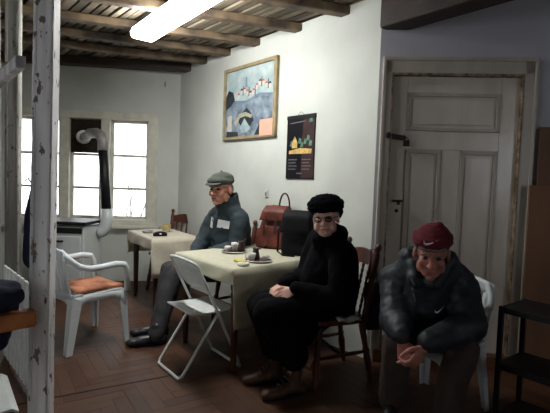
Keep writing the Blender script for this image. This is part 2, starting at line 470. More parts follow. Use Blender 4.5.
# ceiling: boards laid over the beams, one mesh
DB = V((0.945, 0.327, 0)).normalized()                   # beams run this way
DP = V((-0.40, 0.916, 0)).normalized()
DP = V((-DB.y, DB.x, 0))
mb = MB(); tones = []
mb.box(((XL + XR) / 2, (YF + YB) / 2, HC + 0.085), (XR - XL + 0.4, YB - YF + 0.4, 0.06)); tones += [0.0] * 6
x = -7.5
o0 = V((-0.5, 4.0, 0))
while x < 6.5:
    w_ = rnd.uniform(0.07, 0.105)
    for (s0, s1) in ((-7.2, -0.4), (-0.4, 3.6)):
        z = HC + rnd.choice((0.0, 0.012))
        p = [o0 + DB * x + W * s0, o0 + DB * (x + w_ - 0.022) + W * s0, o0 + DB * (x + w_ - 0.022) + W * s1, o0 + DB * x + W * s1]
        vs = [V((q.x, q.y, z)) for q in p] + [V((q.x, q.y, z + 0.02)) for q in p]
        mb.faces(vs, [(3, 2, 1, 0), (0, 1, 5, 4), (1, 2, 6, 5), (2, 3, 7, 6), (3, 0, 4, 7)])
        t = rnd.uniform(0.2, 0.95); tones += [t] * 5
    x += w_
ce = struct(mb.build('ceiling', 'ceil_board'))
at = ce.data.attributes.new('tone', 'FLOAT', 'FACE'); at.data.foreach_set('value', tones)

# beams under the boards
bl_ = ['dark ceiling beam hard against the window wall', 'ceiling beam second from the window wall', 'ceiling beam third from the window wall',
       'ceiling beam behind the middle of the tube lamp, fourth from the window wall', 'ceiling beam across the near part of the tube lamp, fifth from the window wall', 'nearest ceiling beam on the picture wall, sixth from the window wall']
ends = [(-1.15, 5.70), (-0.886, 5.404), (-0.575, 5.03), (-0.238, 4.626), (0.153, 4.156), (0.513, 3.724)]
for k, (x, y) in enumerate(ends):
    mb = MB()
    e = V((x, y, 0)); d = DB if k else -WB
    e = e + d * 0.05
    L = 3.6 if k < 5 else 3.2
    s = e - d * L
    if s.x < XL: s = e - d * ((e.x - XL - 0.02) / d.x)
    zb = 2.715 if k else 2.685
    # slightly uneven sawn timber
    n = 10
    for i in range(n):
        a = s.lerp(e, i / n); b = s.lerp(e, (i + 1) / n)
    mb.bar(V((s.x, s.y, (zb + HC) / 2)), V((e.x, e.y, (zb + HC) / 2)), 0.10 if k else 0.14, HC - zb)
    tag(mb.build('ceiling_beam', 'beam' if k else 'beam_dark', bevel=0.012), bl_[k], 'beam', 'ceiling beams')
# heavy girder that carries on from the picture wall towards the camera over the door side
mb = MB(); gd = (K - V((1.3, 2.75, 0))).normalized()
p0 = K + V((0.055, 0.03, 0)); p1 = p0 - gd * 3.2
mb.bar((p0.x, p0.y, 2.52 + 0.13), (p1.x, p1.y, 2.52 + 0.13), 0.2, 0.26)
tag(mb.build('ceiling_girder', 'beam_dark', bevel=0.015), 'heavy dark girder slanting over the door from the wall corner', 'beam')

# ------------------------------------------------------------------ window
def along(o, d, n, s, t, z): p = o + d * s + n * t; return V((p.x, p.y, z))
def slab(mb, o, d, n, s0, s1, z0, z1, t0, t1): wall_box(mb, o, d, n, s0, s1, z0, z1, -t1, -t0)
win = MB()
for (a, b) in ((WS0 - 0.03, WS0 + 0.09), (WS1 - 0.06, WS1 + 0.04)): slab(win, C, WB, NB, a, b, WZ0 - 0.02, WZ1 + 0.03, -0.10, 0.025)
slab(win, C, WB, NB, WS0 - 0.03, WS1 + 0.04, WZ1 - 0.06, WZ1 + 0.04, -0.10, 0.026)
slab(win, C, WB, NB, WS0 - 0.03, WS1 + 0.04, WZ0 - 0.02, WZ0 + 0.05, -0.10, 0.020)
for (a, b) in ((0.865, 0.975), (1.36, 1.47)): slab(win, C, WB, NB, a, b, WZ0, WZ1, -0.10, 0.022)
win = struct(win.build('window_1', 'frame_paint', bevel=0.006))
lights = [(0.39, 0.865), (0.975, 1.36), (1.47, 2.0)]
for (a, b) in lights:
    mb = MB(); z0, z1 = WZ0 + 0.05, WZ1 - 0.06
    for (p, q) in ((a, a + 0.035), (b - 0.035, b)): slab(mb, C, WB, NB, p, q, z0, z1, -0.085, -0.045)
    for (p, q) in ((z0, z0 + 0.04), (z1 - 0.035, z1)): slab(mb, C, WB, NB, a, b, p, q, -0.085, -0.045)
    for z in (1.62, 1.197): slab(mb, C, WB, NB, a, b, z - 0.016, z + 0.016, -0.08, -0.05)
    sash = mb.build('window_sash', 'frame_paint', win)
    mb = MB(); slab(mb, C, WB, NB, a + 0.03, b - 0.03, z0 + 0.03, z1 - 0.03, -0.069, -0.065)
    mb.build('window_pane', 'glass', sash)
mb = MB(); slab(mb, C, WB, NB, WS0 - 0.07, WS1 + 0.08, WZ0 - 0.06, WZ0 - 0.02, -0.05, 0.10)
mb.build('window_sill', 'frame_paint', win, bevel=0.006)
# sheet-metal plate in the top of the middle light, where the flue leaves the room
mb = MB(); slab(mb, C, WB, NB, 0.965, 1.355, 1.64, 2.06, -0.05, -0.03)
tag(mb.build('flue_plate', 'dark_iron'), 'dark square metal plate in the middle window light around the flue', 'plate')

# outside: snow and a bare shrub
mb = MB(); mb.grid(lambda u, v: (-16 + 26 * u, 6.7 + 22 * v, -0.35 + 0.3 * noise.noise(V((u * 9, v * 9, 0)))), 24, 20)
struct(mb.build('ground', 'snow', smooth=True))
sh = thing('bare_shrub', 'pale bare shrub outside the right window light', 'shrub', (-2.75, 8.6, -0.4))
mb = MB()
for k in range(16):
    a = rnd.uniform(0, 6.28); p = V((0, 0, 0)); d = V((math.cos(a) * 0.35, math.sin(a) * 0.35, 1)).normalized(); pts = [p.copy()]
    for i in range(7):
        d = (d + V((rnd.uniform(-.25, .25), rnd.uniform(-.25, .25), 0.05))).normalized(); p = p + d * 0.3; pts.append(p.copy())
    mb.tube(pts, [0.02 - 0.0022 * i for i in range(8)], 5)
mb.build('branches', 'bark', sh)

# ------------------------------------------------------------------ door
DI = -0.03                                               # the leaf's face sits this far behind the wall face
leaf = MB(); slab(leaf, K, WD, ND, DS0 + 0.004, DS1 - 0.004, 0.10, DZ - 0.012, -0.075, DI - 0.012)
pan = [(0.225, 0.90, 1.785, 2.06), (0.235, 0.49, 0.24, 1.63), (0.635, 0.90, 0.24, 1.63)]
# stiles and rails in front of the recessed panels
e0, e1 = DS0 + 0.004, DS1 - 0.004
for (s0, s1, z0, z1) in ((e0, 0.22, 0.10, DZ - 0.012), (0.905, e1, 0.10, DZ - 0.012), (0.22, 0.905, 2.065, DZ - 0.012), (0.22, 0.905, 1.64, 1.78), (0.495, 0.63, 0.235, 1.64), (0.22, 0.905, 0.10, 0.235)):
    slab(leaf, K, WD, ND, s0, s1, z0, z1, DI - 0.012, DI)
door = struct(leaf.build('door_1', 'door_paint', bevel=0.003))
for (s0, s1, z0, z1) in pan:
    mb = MB(); slab(mb, K, WD, ND, s0 + 0.04, s1 - 0.04, z0 + 0.045, z1 - 0.045, DI - 0.013, DI - 0.002)
    p = mb.build('door_panel', 'door_paint', door, bevel=0.004)
    mb = MB()
    for (a, b, c, d) in ((s0, s0 + 0.018, z0, z1), (s1 - 0.018, s1, z0, z1), (s0, s1, z0, z0 + 0.018), (s0, s1, z1 - 0.018, z1)):
        slab(mb, K, WD, ND, a - 0.004, b + 0.004, c - 0.004, d + 0.004, DI - 0.012, DI + 0.007)
    mb.build('panel_moulding', 'door_trim', p, bevel=0.004)
# handle, keyhole
mb = MB(); q = along(K, WD, ND, 0.195, DI, 1.245)
mb.tube([q, q + ND * 0.045], 0.008); mb.tube([q + ND * 0.042 + WD * -0.005, q + ND * 0.045 + WD * 0.02, q + ND * 0.04 - WD * -0.002 + WD * 0.0 + WD * -0.06], 0.008)
mb.tube([q, q - UP * 0.03 + ND * 0.006], 0.012)
tag(mb.build('door_handle', 'dark_iron', door, smooth=True))
mb = MB(); q = along(K, WD, ND, 0.181, DI, 1.167); mb.lathe([(0.014, 0), (0.014, 0.004), (0.0, 0.004)], q, ND, 12)
mb.build('keyhole_plate', 'black_metal', door)
# hasp and padlock
hs = MB(); a = along(K, WD, ND, 0.085, 0.02, 1.735); b = along(K, WD, ND, 0.205, -0.01, 1.722)
hs.bar(a, b, 0.01, 0.036); hs.ell(a + ND * 0.005, (0.02, 0.012, 0.024)); hs.ell(b + ND * 0.008, (0.016, 0.014, 0.02))
hs = hs.build('door_hasp', 'dark_iron', door)
mb = MB(); pc = along(K, WD, ND, 0.222, 0.012, 1.68)
mb.box(pc, (0.045, 0.02, 0.045), rot_to(WD) + math.pi / 2)
sh_ = [pc + WD * (0.014 * math.cos(t)) + UP * (0.022 + 0.02 * math.sin(t)) for t in [math.pi * i / 8 for i in range(9)]]
mb.tube(sh_, 0.0035, 6)
mb.build('padlock', 'dark_iron', hs, bevel=0.004)
# frame round the door
mb = MB()
for (s0, s1, z0, z1) in ((0.035, DS0, 0.0, 2.30), (DS1, 1.128, 0.0, 2.30), (0.035, 1.128, DZ, 2.30)):
    slab(mb, K, WD, ND, s0, s1, z0, z1, -0.14, 0.022)
for (s0, s1, z0, z1) in ((0.025, 0.05, 0.0, 2.315), (1.112, 1.137, 0.0, 2.315), (0.025, 1.137, 2.29, 2.318)):
    slab(mb, K, WD, ND, s0, s1, z0, z1, -0.02, 0.034)
struct(mb.build('trim_1', 'door_trim', bevel=0.005))
mb = MB()
for (s0, s1, z0, z1) in ((DS0 - 0.001, DS0 + 0.014, 0.1, DZ), (DS1 - 0.008, DS1 + 0.001, 0.1, DZ), (DS0, DS1, DZ - 0.016, DZ + 0.002)):
    slab(mb, K, WD, ND, s0, s1, z0, z1, -0.07, 0.024)
struct(mb.build('trim_2', 'worn_edge', bevel=0.003))
mb = MB(); slab(mb, K, WD, ND, DS0 - 0.05, DS1 + 0.08, 0.0, 0.10, -0.1, 0.045); slab(mb, K, WD, ND, 1.12, 3.45, 0, 0.085, 0, 0.02)
slab(mb, K, WD, ND, 0.0, 0.05, 0, 0.085, 0, 0.02)
struct(mb.build('baseboard_door', 'skirting', bevel=0.006))

# ------------------------------------------------------------------ left partition posts
def post(x, y, w, d, rz, m, label, seed, z1=2.70, tilt=0.0):
    mb = MB(); n = 60; prof = [(-1, -.86), (-.86, -1), (-.62, -1), (-.56, -.95), (.56, -.95), (.62, -1), (.86, -1), (1, -.86), (1, .8), (.8, 1), (-.8, 1), (-1, .8)]
    vs, fs = [], []
    c, s = math.cos(rz), math.sin(rz)
    for i in range(n + 1):
        z = z1 * i / n
        for k, (px, py) in enumerate(prof):
            e = 1 + 0.05 * noise.noise(V((seed + k * 3.1, z * 3.0, k))) + 0.04 * noise.noise(V((seed + k * 5.1, z * 14.0, k)))
            lx, ly = px * w / 2 * e, py * d / 2 * e
            vs.append(V((x + lx * c - ly * s + tilt * z, y + lx * s + ly * c, z)))
    for i in range(n):
        for k in range(12): fs.append((i * 12 + k, i * 12 + (k + 1) % 12, (i + 1) * 12 + (k + 1) % 12, (i + 1) * 12 + k))
    fs += [tuple(range(11, -1, -1)), tuple(n * 12 + k for k in range(12))]
    mb.faces(vs, fs)
    return tag(mb.build('timber_post', m), label, 'post')
post(-1.205, 2.32, 0.101, 0.09, R(3), 'post', 'thick timber post with flaking white paint nearest the camera', 3, HC, 0.010)
post(-1.935, 3.32, 0.092, 0.09, R(14), 'post_grey', 'greyish timber post at left edge, behind the thick white one', 9, HC)
post(-2.36, 3.75, 0.10, 0.09, R(14), 'dark_wall', 'dark grey farthest post cut off by the left picture edge', 17, HC)
mb = MB(); mb.bar((-1.275, 2.25, 1.905), (-2.45, 3.66, 1.905), 0.045, 0.06)
tag(mb.build('partition_rail', 'post', bevel=0.004), 'grey painted rail running back from the white post at head height', 'rail')
mb = MB(); mb.bar((-1.205, 2.262, 0.627), (-1.62, 1.93, 0.605), 0.075, 0.085)
tag(mb.build('wooden_rail', 'varnish', bevel=0.012), 'varnished orange-brown wooden bar fixed at the foot of white post', 'rail')
mb = MB()
for k in range(11):
    p = V((-1.27, 2.47, 0)).lerp(V((-1.92, 3.2, 0)), k / 10)
    mb.box((p.x, p.y, 0.36), (0.06, 0.018, 0.66), rot_to(V((-0.65, 0.73, 0))) + math.pi / 2)
mb.bar((-1.25, 2.49, 0.58), (-1.9, 3.22, 0.58), 0.02, 0.06); mb.bar((-1.25, 2.49, 0.12), (-1.9, 3.22, 0.12), 0.02, 0.06)
tag(mb.build('slatted_panel', 'white_metal', bevel=0.006), 'low white panel of upright slats between the posts', 'panel')
# dark coat hanging on the grey post
ct = thing('hanging_coat', 'dark navy coat hanging beside the grey post', 'coat', (-1.86, 3.42, 0.62))
mb = MB(root=ct)
mb.chain([((-1.84, 3.44, 1.22), 0.035), ((-1.84, 3.44, 1.05), 0.07), ((-1.84, 3.44, 0.70), 0.085)])
mb.chain([((-1.80, 3.42, 1.12), 0.04), ((-1.77, 3.42, 0.80), 0.045)])
mb.build('coat_body', 'navy', ct, remesh=0.012, wrinkle=0.02)
mb = MB(root=ct); mb.box((-1.775, 3.375, 0.93), (0.03, 0.012, 0.06)); mb.build('badge', 'red', ct)
mb = MB(root=ct); mb.tube([(-1.84, 3.44, 1.24), (-1.87, 3.40, 1.32), (-1.88, 3.38, 1.30)], 0.006); mb.build('hanging_loop', 'navy', ct)

# ------------------------------------------------------------------ tube lamp
ld = V((0.60, -0.80, 0)).normalized(); le = V((-1.265, 4.18, 0))
lt = thing('tube_lamp', 'long glowing white fluorescent lamp under the ceiling beams', 'lamp', (le.x, le.y, 2.6), rot_to(ld))
Ln = 1.46
mb = MB(); mb.box((0, Ln / 2, 0.104), (0.14, Ln, 0.02)); mb.build('lamp_housing', 'lamp_housing', lt, bevel=0.006)
mb = MB()
mb.prism([(-0.09, 0.093), (-0.112, 0.05), (-0.102, 0.012), (-0.08, 0.0), (0.08, 0.0), (0.102, 0.012), (0.112, 0.05), (0.09, 0.093)], (0, 0.012, 0), (1, 0, 0), (0, 0, 1), (0, Ln - 0.024, 0))
mb.build('diffuser', 'diffuser', lt)
for y in (0.005, Ln - 0.005):
    mb = MB(); mb.box((0, y, 0.047), (0.2, 0.010, 0.085)); mb.build('end_cap', 'lamp_housing', lt, bevel=0.004)

# ------------------------------------------------------------------ pictures on the wall
def wp(s, t, z): return along(K, W, NW, s, t, z)
def rect(mb, s0, s1, z0, z1, t0, t1):
    slab(mb, K, W, NW, s0, s1, z0, z1, t0, t1)
pt = thing('framed_painting', 'framed painting of a wintry town by water on white wall', 'painting', wp(1.62, 0.0, 1.79))
PS0, PS1, PZ0, PZ1 = 1.175, 2.085, 1.79, 2.555
mb = MB(root=pt)
for (a, b, c, d) in ((PS0, PS0 + 0.045, PZ0, PZ1), (PS1 - 0.03, PS1, PZ0, PZ1), (PS0, PS1, PZ1 - 0.035, PZ1), (PS0, PS1, PZ0, PZ0 + 0.03)): rect(mb, a, b, c, d, 0.0, 0.035)
mb.build('picture_frame', 'gold', pt, bevel=0.004)
mb = MB(root=pt)
a0_, a1_, c0, c1 = PS0 + 0.04, PS1 - 0.025, PZ0 + 0.025, PZ1 - 0.03
def pu(u): return a1_ + (a0_ - a1_) * u         # u: 0 at the painting's left, 1 at its right
def pz(v): return c0 + (c1 - c0) * v
mb.mi = 0; rect(mb, a0_, a1_, c0, c1, 0.002, 0.012)
def pp(poly, mi, t=0.0125):
    mb.mi = mi; pts = [along(K, W, NW, pu(u), 0.0, pz(v)) for u, v in poly]
    k = len(pts); vs = [p + NW * t for p in pts] + [p + NW * 0.004 for p in pts]
    mb.faces(vs, [tuple(range(k)), tuple(range(2 * k - 1, k - 1, -1))] + [(i, (i + 1) % k, k + (i + 1) % k, k + i) for i in range(k)])
pp([(0, .0), (1, .0), (1, .56), (.7, .6), (.45, .52), (.2, .55), (0, .60)], 1, 0.0125)                    # far slope
pp([(0, .0), (1, .0), (1, .50), (.75, .55), (.5, .5), (.25, .46), (0, .42)], 5, 0.0130)                   # water
pp([(0, .42), (.12, .48), (.2, .56), (.16, .68), (.06, .72), (0, .62)], 2, 0.0135)
pp([(.05, .0), (.05, .32), (.14, .34), (.15, 0)], 4, 0.0135)
for k in range(11):
    u = .26 + k * .062; v = .57 + .05 * math.sin(k * 1.1) + 0.012 * k
    pp([(u, v), (u + .045, v), (u + .045, v + .055), (u, v + .055)], 4, 0.0138)
    pp([(u - .006, v + .055), (u + .051, v + .055), (u + .03, v + .085), (u + .015, v + .085)], 3 if k % 3 != 1 else 2, 0.0140)
    if k % 2: pp([(u + .046, v - .02), (u + .06, v - .02), (u + .06, v + .1), (u + .05, v + .12)], 2, 0.0136)
pp([(.42, .72), (.46, .72), (.45, .86), (.43, .86)], 1, 0.0136)
pp([(.30, .30), (.38, .36), (.46, .42), (.55, .34), (.62, .22), (.58, .2), (.5, .1), (.4, .1), (.3, .22)], 2, 0.0136)
pp([(.20, .22), (.30, .34), (.44, .36), (.58, .30), (.56, .26), (.44, .3), (.32, .28), (.24, .16)], 6, 0.0138)
pp([(.33, .14), (.42, .27), (.55, .12), (.48, .06), (.36, .06)], 0, 0.0139)
pp([(.02, 0), (.3, 0), (.28, .08), (.04, .1)], 2, 0.0137)
pp([(.62, 0), (1, 0), (1, .2), (.72, .16)], 2, 0.0134)
mb.build('canvas', ['p_sky', 'p_hill', 'p_tree', 'p_roof', 'p_house', 'p_water', 'p_field'], pt)
mb = MB(); slab(mb, K, W, NW, PS0 + 0.03, PS0 + 0.235, PZ0 + 0.015, PZ0 + 0.175, 0.037, 0.040)
tag(mb.build('pink_card', 'pink'), 'small pink card stuck over the painting lower right corner', 'card')
cal = thing('wall_calendar', 'black wall calendar with a lit house picture on white wall', 'calendar', wp(0.84, 0, 1.39))
CS0, CS1, CZ0, CZ1 = 0.655, 1.02, 1.388, 1.958
mb = MB(root=cal); mb.mi = 0; rect(mb, CS0, CS1, CZ0, CZ1, 0.002, 0.010)
a0_, a1_, c0, c1 = CS0, CS1, CZ0, CZ1
pp([(.55, .02), (.98, .02), (.98, .93), (.62, .95), (.55, .6)], 1, 0.0105)
pp([(.10, .40), (.90, .40), (.92, .47), (.5, .49), (.10, .45)], 2, 0.0112)
pp([(.20, .49), (.40, .49), (.40, .58), (.30, .68), (.20, .58)], 2, 0.0115)
for u, v in ((.12, .52), (.42, .56), (.5, .50), (.62, .55), (.72, .60), (.8, .52)):
    pp([(u, v), (u + .1, v), (u + .12, v + .07), (u + .04, v + .09)], 3, 0.0113)
pp([(.12, .88), (.66, .90), (.66, .915), (.12, .895)], 4, 0.0115)
pp([(.80, .88), (.92, .89), (.90, .95), (.82, .94)], 3, 0.0115)
for k in range(4): pp([(.08, .30 - .05 * k), (.40 - .04 * (k % 2), .30 - .05 * k), (.40 - .04 * (k % 2), .315 - .05 * k), (.08, .315 - .05 * k)], 4, 0.0115)
for k in range(4): pp([(.58, .30 - .05 * k), (.9 - .05 * (k % 2), .30 - .05 * k), (.9 - .05 * (k % 2), .315 - .05 * k), (.58, .315 - .05 * k)], 4, 0.0115)
pp([(.40, .08), (.60, .08), (.60, .10), (.40, .10)], 4, 0.0115)
mb.build('calendar_sheet', ['c_black', 'c_brown', 'c_lit', 'c_green', 'c_line'], cal)
mb = MB(root=cal); rect(mb, CS0 - 0.004, CS1 + 0.004, CZ1 - 0.03, CZ1 + 0.006, 0.0, 0.014); mb.build('binding_strip', 'black_metal', cal, bevel=0.003)
mb = MB(root=cal); p = wp(0.84, 0.008, CZ1); mb.tube([p + W * 0.05, p + UP * 0.035, p - W * 0.05], 0.002, 5); mb.build('hanging_string', 'dark_iron', cal)
# light switch with a stub of cable
sw = thing('light_switch', 'small white light switch on wall above the leather rucksack', 'switch', wp(1.30, 0, 1.20))
mb = MB(root=sw); rect(mb, 1.28, 1.325, 1.20, 1.275, 0, 0.012); mb.build('switch_plate', 'switch', sw, bevel=0.004)
mb = MB(root=sw); rect(mb, 1.292, 1.313, 1.222, 1.252, 0.012, 0.02); mb.build('rocker', 'dark_wall', sw, bevel=0.002)
# wall hook near the corner
mb = MB(); p = along(C, WB, NB, 0.194, 0, 2.55); mb.tube([p + UP * 0.03, p + NB * 0.012 + UP * 0.02, p + NB * 0.015 - UP * 0.03, p + NB * 0.035 - UP * 0.035, p + NB * 0.04 - UP * 0.01], 0.006)
tag(mb.build('wall_hook', 'grey_metal', smooth=True), 'small bare hook high on window wall near the corner', 'hook')
# ------------------------------------------------------------------ stove and flue
sx, sy = -2.27, 5.02
st = thing('heating_stove', 'white enamel heating stove with black top under the window', 'stove', (sx, sy, 0), R(-4))
mb = MB(); mb.box((0, 0, 0.44), (0.50, 0.42, 0.72)); mb.build('stove_body', 'enamel', st, bevel=0.012)
mb = MB(); mb.box((0, 0, 0.835), (0.56, 0.48, 0.035)); mb.build('stove_top', 'black_metal', st, bevel=0.008)
mb = MB(); mb.box((0.0, -0.215, 0.755), (0.46, 0.02, 0.06)); mb.build('grille', 'black_metal', st, bevel=0.003)
mb = MB(); mb.box((0.02, -0.218, 0.56), (0.40, 0.018, 0.27)); dr = mb.build('stove_door', 'enamel', st, bevel=0.008)
mb = MB(); mb.tube([(-0.15, -0.225, 0.64), (-0.15, -0.25, 0.64), (0.02, -0.25, 0.64), (0.02, -0.225, 0.64)], 0.011); mb.build('door_handle', 'black_metal', dr, smooth=True)
mb = MB(); mb.box((0.02, -0.214, 0.27), (0.40, 0.014, 0.22)); mb.build('ash_drawer', 'enamel', st, bevel=0.006)
for x_ in (-.21, .21):
    for y_ in (-.17, .17):
        mb = MB(); mb.box((x_, y_, 0.04), (0.05, 0.05, 0.08)); mb.build('foot', 'black_metal', st, bevel=0.004)
fp = thing('flue_pipe', 'stove flue pipe with black middle and grey elbows before window', 'pipe', (-1.9, 5.15, 0.7))
mb = MB(root=fp); mb.tube([(-1.985, 5.16, 1.66), (-1.925, 5.14, 0.93)], 0.052, 16); mb.build('upright_pipe', 'black_metal', fp, smooth=True)
mb = MB(root=fp); mb.tube([(-1.984, 5.16, 1.64), (-1.99, 5.165, 1.75), (-2.02, 5.185, 1.815), (-2.09, 5.23, 1.845), (-2.2, 5.30, 1.845)], 0.058, 16)
mb.build('upper_elbow', 'grey_metal', fp, smooth=True)
mb = MB(root=fp); mb.tube([(-2.15, 5.27, 1.845), (-2.45, 5.70, 1.83)], 0.052, 16); mb.build('outlet_pipe', 'grey_metal', fp, smooth=True)
mb = MB(root=fp); mb.lathe([(0.055, 0), (0.085, 0.0), (0.085, 0.02), (0.055, 0.03)], (-2.425, 5.665, 1.83), (0.55, -0.8, 0), 20); mb.build('collar_ring', 'white_metal', fp, smooth=True)
mb = MB(root=fp); mb.tube([(-1.923, 5.14, 0.98), (-1.92, 5.14, 0.86), (-1.94, 5.14, 0.77), (-1.975, 5.13, 0.715), (-2.012, 5.125, 0.70)], [0.06, 0.068, 0.07, 0.068, 0.066], 16)
mb.build('lower_elbow', 'enamel', fp, smooth=True)

# ------------------------------------------------------------------ tables with cloths
def table(B, e1, e2, l1, l2, zt, label, cl_label, mcl, drops, side_order=None, legs=True):
    B = V((*B, 0)); e1 = V((*e1, 0)).normalized(); e2 = V((*e2, 0)).normalized()
    c = B + e1 * l1 / 2 + e2 * l2 / 2
    t = thing('cafe_table', label, 'table', (c.x, c.y, 0))
    P = lambda a, b, z: V((B.x + e1.x * a + e2.x * b, B.y + e1.y * a + e2.y * b, z))
    mb = MB(root=t); g = 0.012
    q = [P(g, g, 0), P(l1 - g, g, 0), P(l1 - g, l2 - g, 0), P(g, l2 - g, 0)]
    mb.faces([v + UP * (zt - 0.03) for v in q] + [v + UP * (zt - 0.004) for v in q], [(0, 1, 2, 3), (4, 5, 6, 7), (0, 1, 5, 4), (1, 2, 6, 5), (2, 3, 7, 6), (3, 0, 4, 7)])
    mb.build('tabletop', 'table_wood', t)
    mb = MB(root=t); i = 0.07
    for a, b in (((i, i), (l1 - i, i)), ((l1 - i, i), (l1 - i, l2 - i)), ((l1 - i, l2 - i), (i, l2 - i)), ((i, l2 - i), (i, i))):
        mb.bar(P(*a, zt - 0.075), P(*b, zt - 0.075), 0.02, 0.09)
    mb.build('apron', 'table_wood', t)
    for a, b in ((i, i), (l1 - i, i), (l1 - i, l2 - i), (i, l2 - i)):
        mb = MB(root=t); mb.turned(P(a, b, 0), P(a, b, zt - 0.03), [(0.018, 0), (0.022, .05), (0.026, .3), (0.03, .7), (0.034, .78), (0.028, .8), (0.034, .83), (0.034, 1)], 12)
        mb.build('leg', 'table_wood', t, smooth=True)
    # the cloth
    d0, d1, d2, d3 = drops                     # hang on: side a=0 (along e2 at e1=0), side b=0, side a=l1, side b=l2
    mb = MB()
    def samples(n, lo, hi, l):
        k = 7; return [-lo + lo * i / k for i in range(k)] + [l * i / n for i in range(n + 1)] + [l + hi * (i + 1) / k for i in range(k)]
    us = samples(22, d0, d2, l1); vs_ = samples(22, d1, d3, l2)
    def pos(u, v):
        cu, cv = min(max(u, 0), l1), min(max(v, 0), l2)
        du, dv = u - cu, v - cv; r = math.hypot(du, dv)
        fl_ = 0.006 * min(r / 0.02, 1) + 0.06 * r + 0.012 * math.sin(17 * (u + v)) * min(r * 6, 1)
        z = zt - max(0.0, r - 0.004) * 0.985
        ex = (du / r if r else 0, dv / r if r else 0)
        p = P(cu + ex[0] * fl_, cv + ex[1] * fl_, z + (0.0015 * noise.noise(V((u * 8, v * 8, 1))) if r == 0 else 0))
        return p
    g_ = [[mb.bm.verts.new(pos(u, v)) for v in vs_] for u in us]
    for i_ in range(len(us) - 1):
        for j in range(len(vs_) - 1): mb.bm.faces.new((g_[i_][j], g_[i_ + 1][j], g_[i_ + 1][j + 1], g_[i_][j + 1]))
    cl = mb.build('tablecloth', mcl, smooth=True, solid=0.003)
    tag(cl, cl_label, 'tablecloth')
    return P
ZT = 0.75
P1 = table((-0.263, 3.024), (-0.64, 0.768), (0.71, 0.704), 0.84, 0.98, ZT, 'wooden table under the cream cloth carrying coffee trays', 'cream cloth over the nearer table with coffee trays', 'cloth', (0.42, 0.11, 0.11, 0.02))
P2 = table((-1.20, 4.41), (-0.56, 0.83), (0.80, 0.60), 0.80, 0.50, ZT, 'rear wooden table under the pale cloth near the window', 'pale cloth over the rear table near the window', 'cloth_rear', (0.40, 0.12, 0.26, 0.05))

# ------------------------------------------------------------------ chairs
def folding_chair(label, loc, rz):
    t = thing('folding_chair', label, 'chair', loc, rz)
    w = 0.205; r = 0.0105
    def foot(y): return [(-w, y, 0.012), (w, y, 0.012)]
    top = []
    for k in range(9):
        q = math.pi * k / 8
        top.append((-math.cos(q) * w, -0.135 - 0.03 * math.sin(q), 0.775 + 0.03 * math.sin(q)))
    mb = MB(); mb.tube([(-w, 0.23, 0.012), (-w, 0.03, 0.44)] + top + [(w, 0.03, 0.44), (w, 0.23, 0.012)], r, 8)
    mb.tube(foot(0.23), r)
    mb.build('front_frame', 'white_metal', t, smooth=True)
    mb = MB(); w2 = w - 0.024
    mb.tube([(-w2, 0.05, 0.43), (-w2, -0.22, 0.03), (-w2 + 0.02, -0.235, 0.012), (w2 - 0.02, -0.235, 0.012), (w2, -0.22, 0.03), (w2, 0.05, 0.43)], r, 8)
    mb.build('rear_frame', 'white_metal', t, smooth=True)
    mb = MB()
    rows = [(-0.17, 0.445), (-0.10, 0.437), (0.10, 0.437), (0.185, 0.442), (0.205, 0.43), (0.2, 0.418)]
    mb.grid(lambda u, v: ((u - 0.5) * 2 * (0.19), *[rows[min(int(v * 5 + 0.5), 5)][i] for i in (0, 1)]), 6, 5)
    mb.build('seat', 'white_metal', t, solid=0.012, bevel=0.003)
    mb = MB()
    mb.grid(lambda u, v: (-math.cos(math.pi * (0.02 + 0.96 * u)) * (w - 0.002) if False else (u - 0.5) * 2 * (w - 0.003), -0.128 - 0.035 * math.sin(math.pi * u) + 0.085 * v, 0.775 + (0.022 * math.sin(math.pi * u) if v < 0.1 else 0) - 0.175 * v + (0.03 * (1 - math.sin(math.pi * u)) if v > 0.9 else 0)), 12, 6)
    mb.build('backrest', 'white_metal', t, smooth=True, solid=0.004)
    for s in (-1, 1):
        mb = MB(); mb.tube([(s * w, 0.03, 0.44), (s * (w - 0.03), 0.03, 0.44)], 0.014); mb.build('pivot', 'grey_metal', t)
    return t
folding_chair('white folding chair empty at the near side of cream-clothed table', (-0.52, 3.22, 0), rot_to((0.79, 0.61)))
folding_chair('white folding chair cut off at lower left corner before the white post', (-1.25, 1.73, 0), rot_to((0.8, 0.6)))

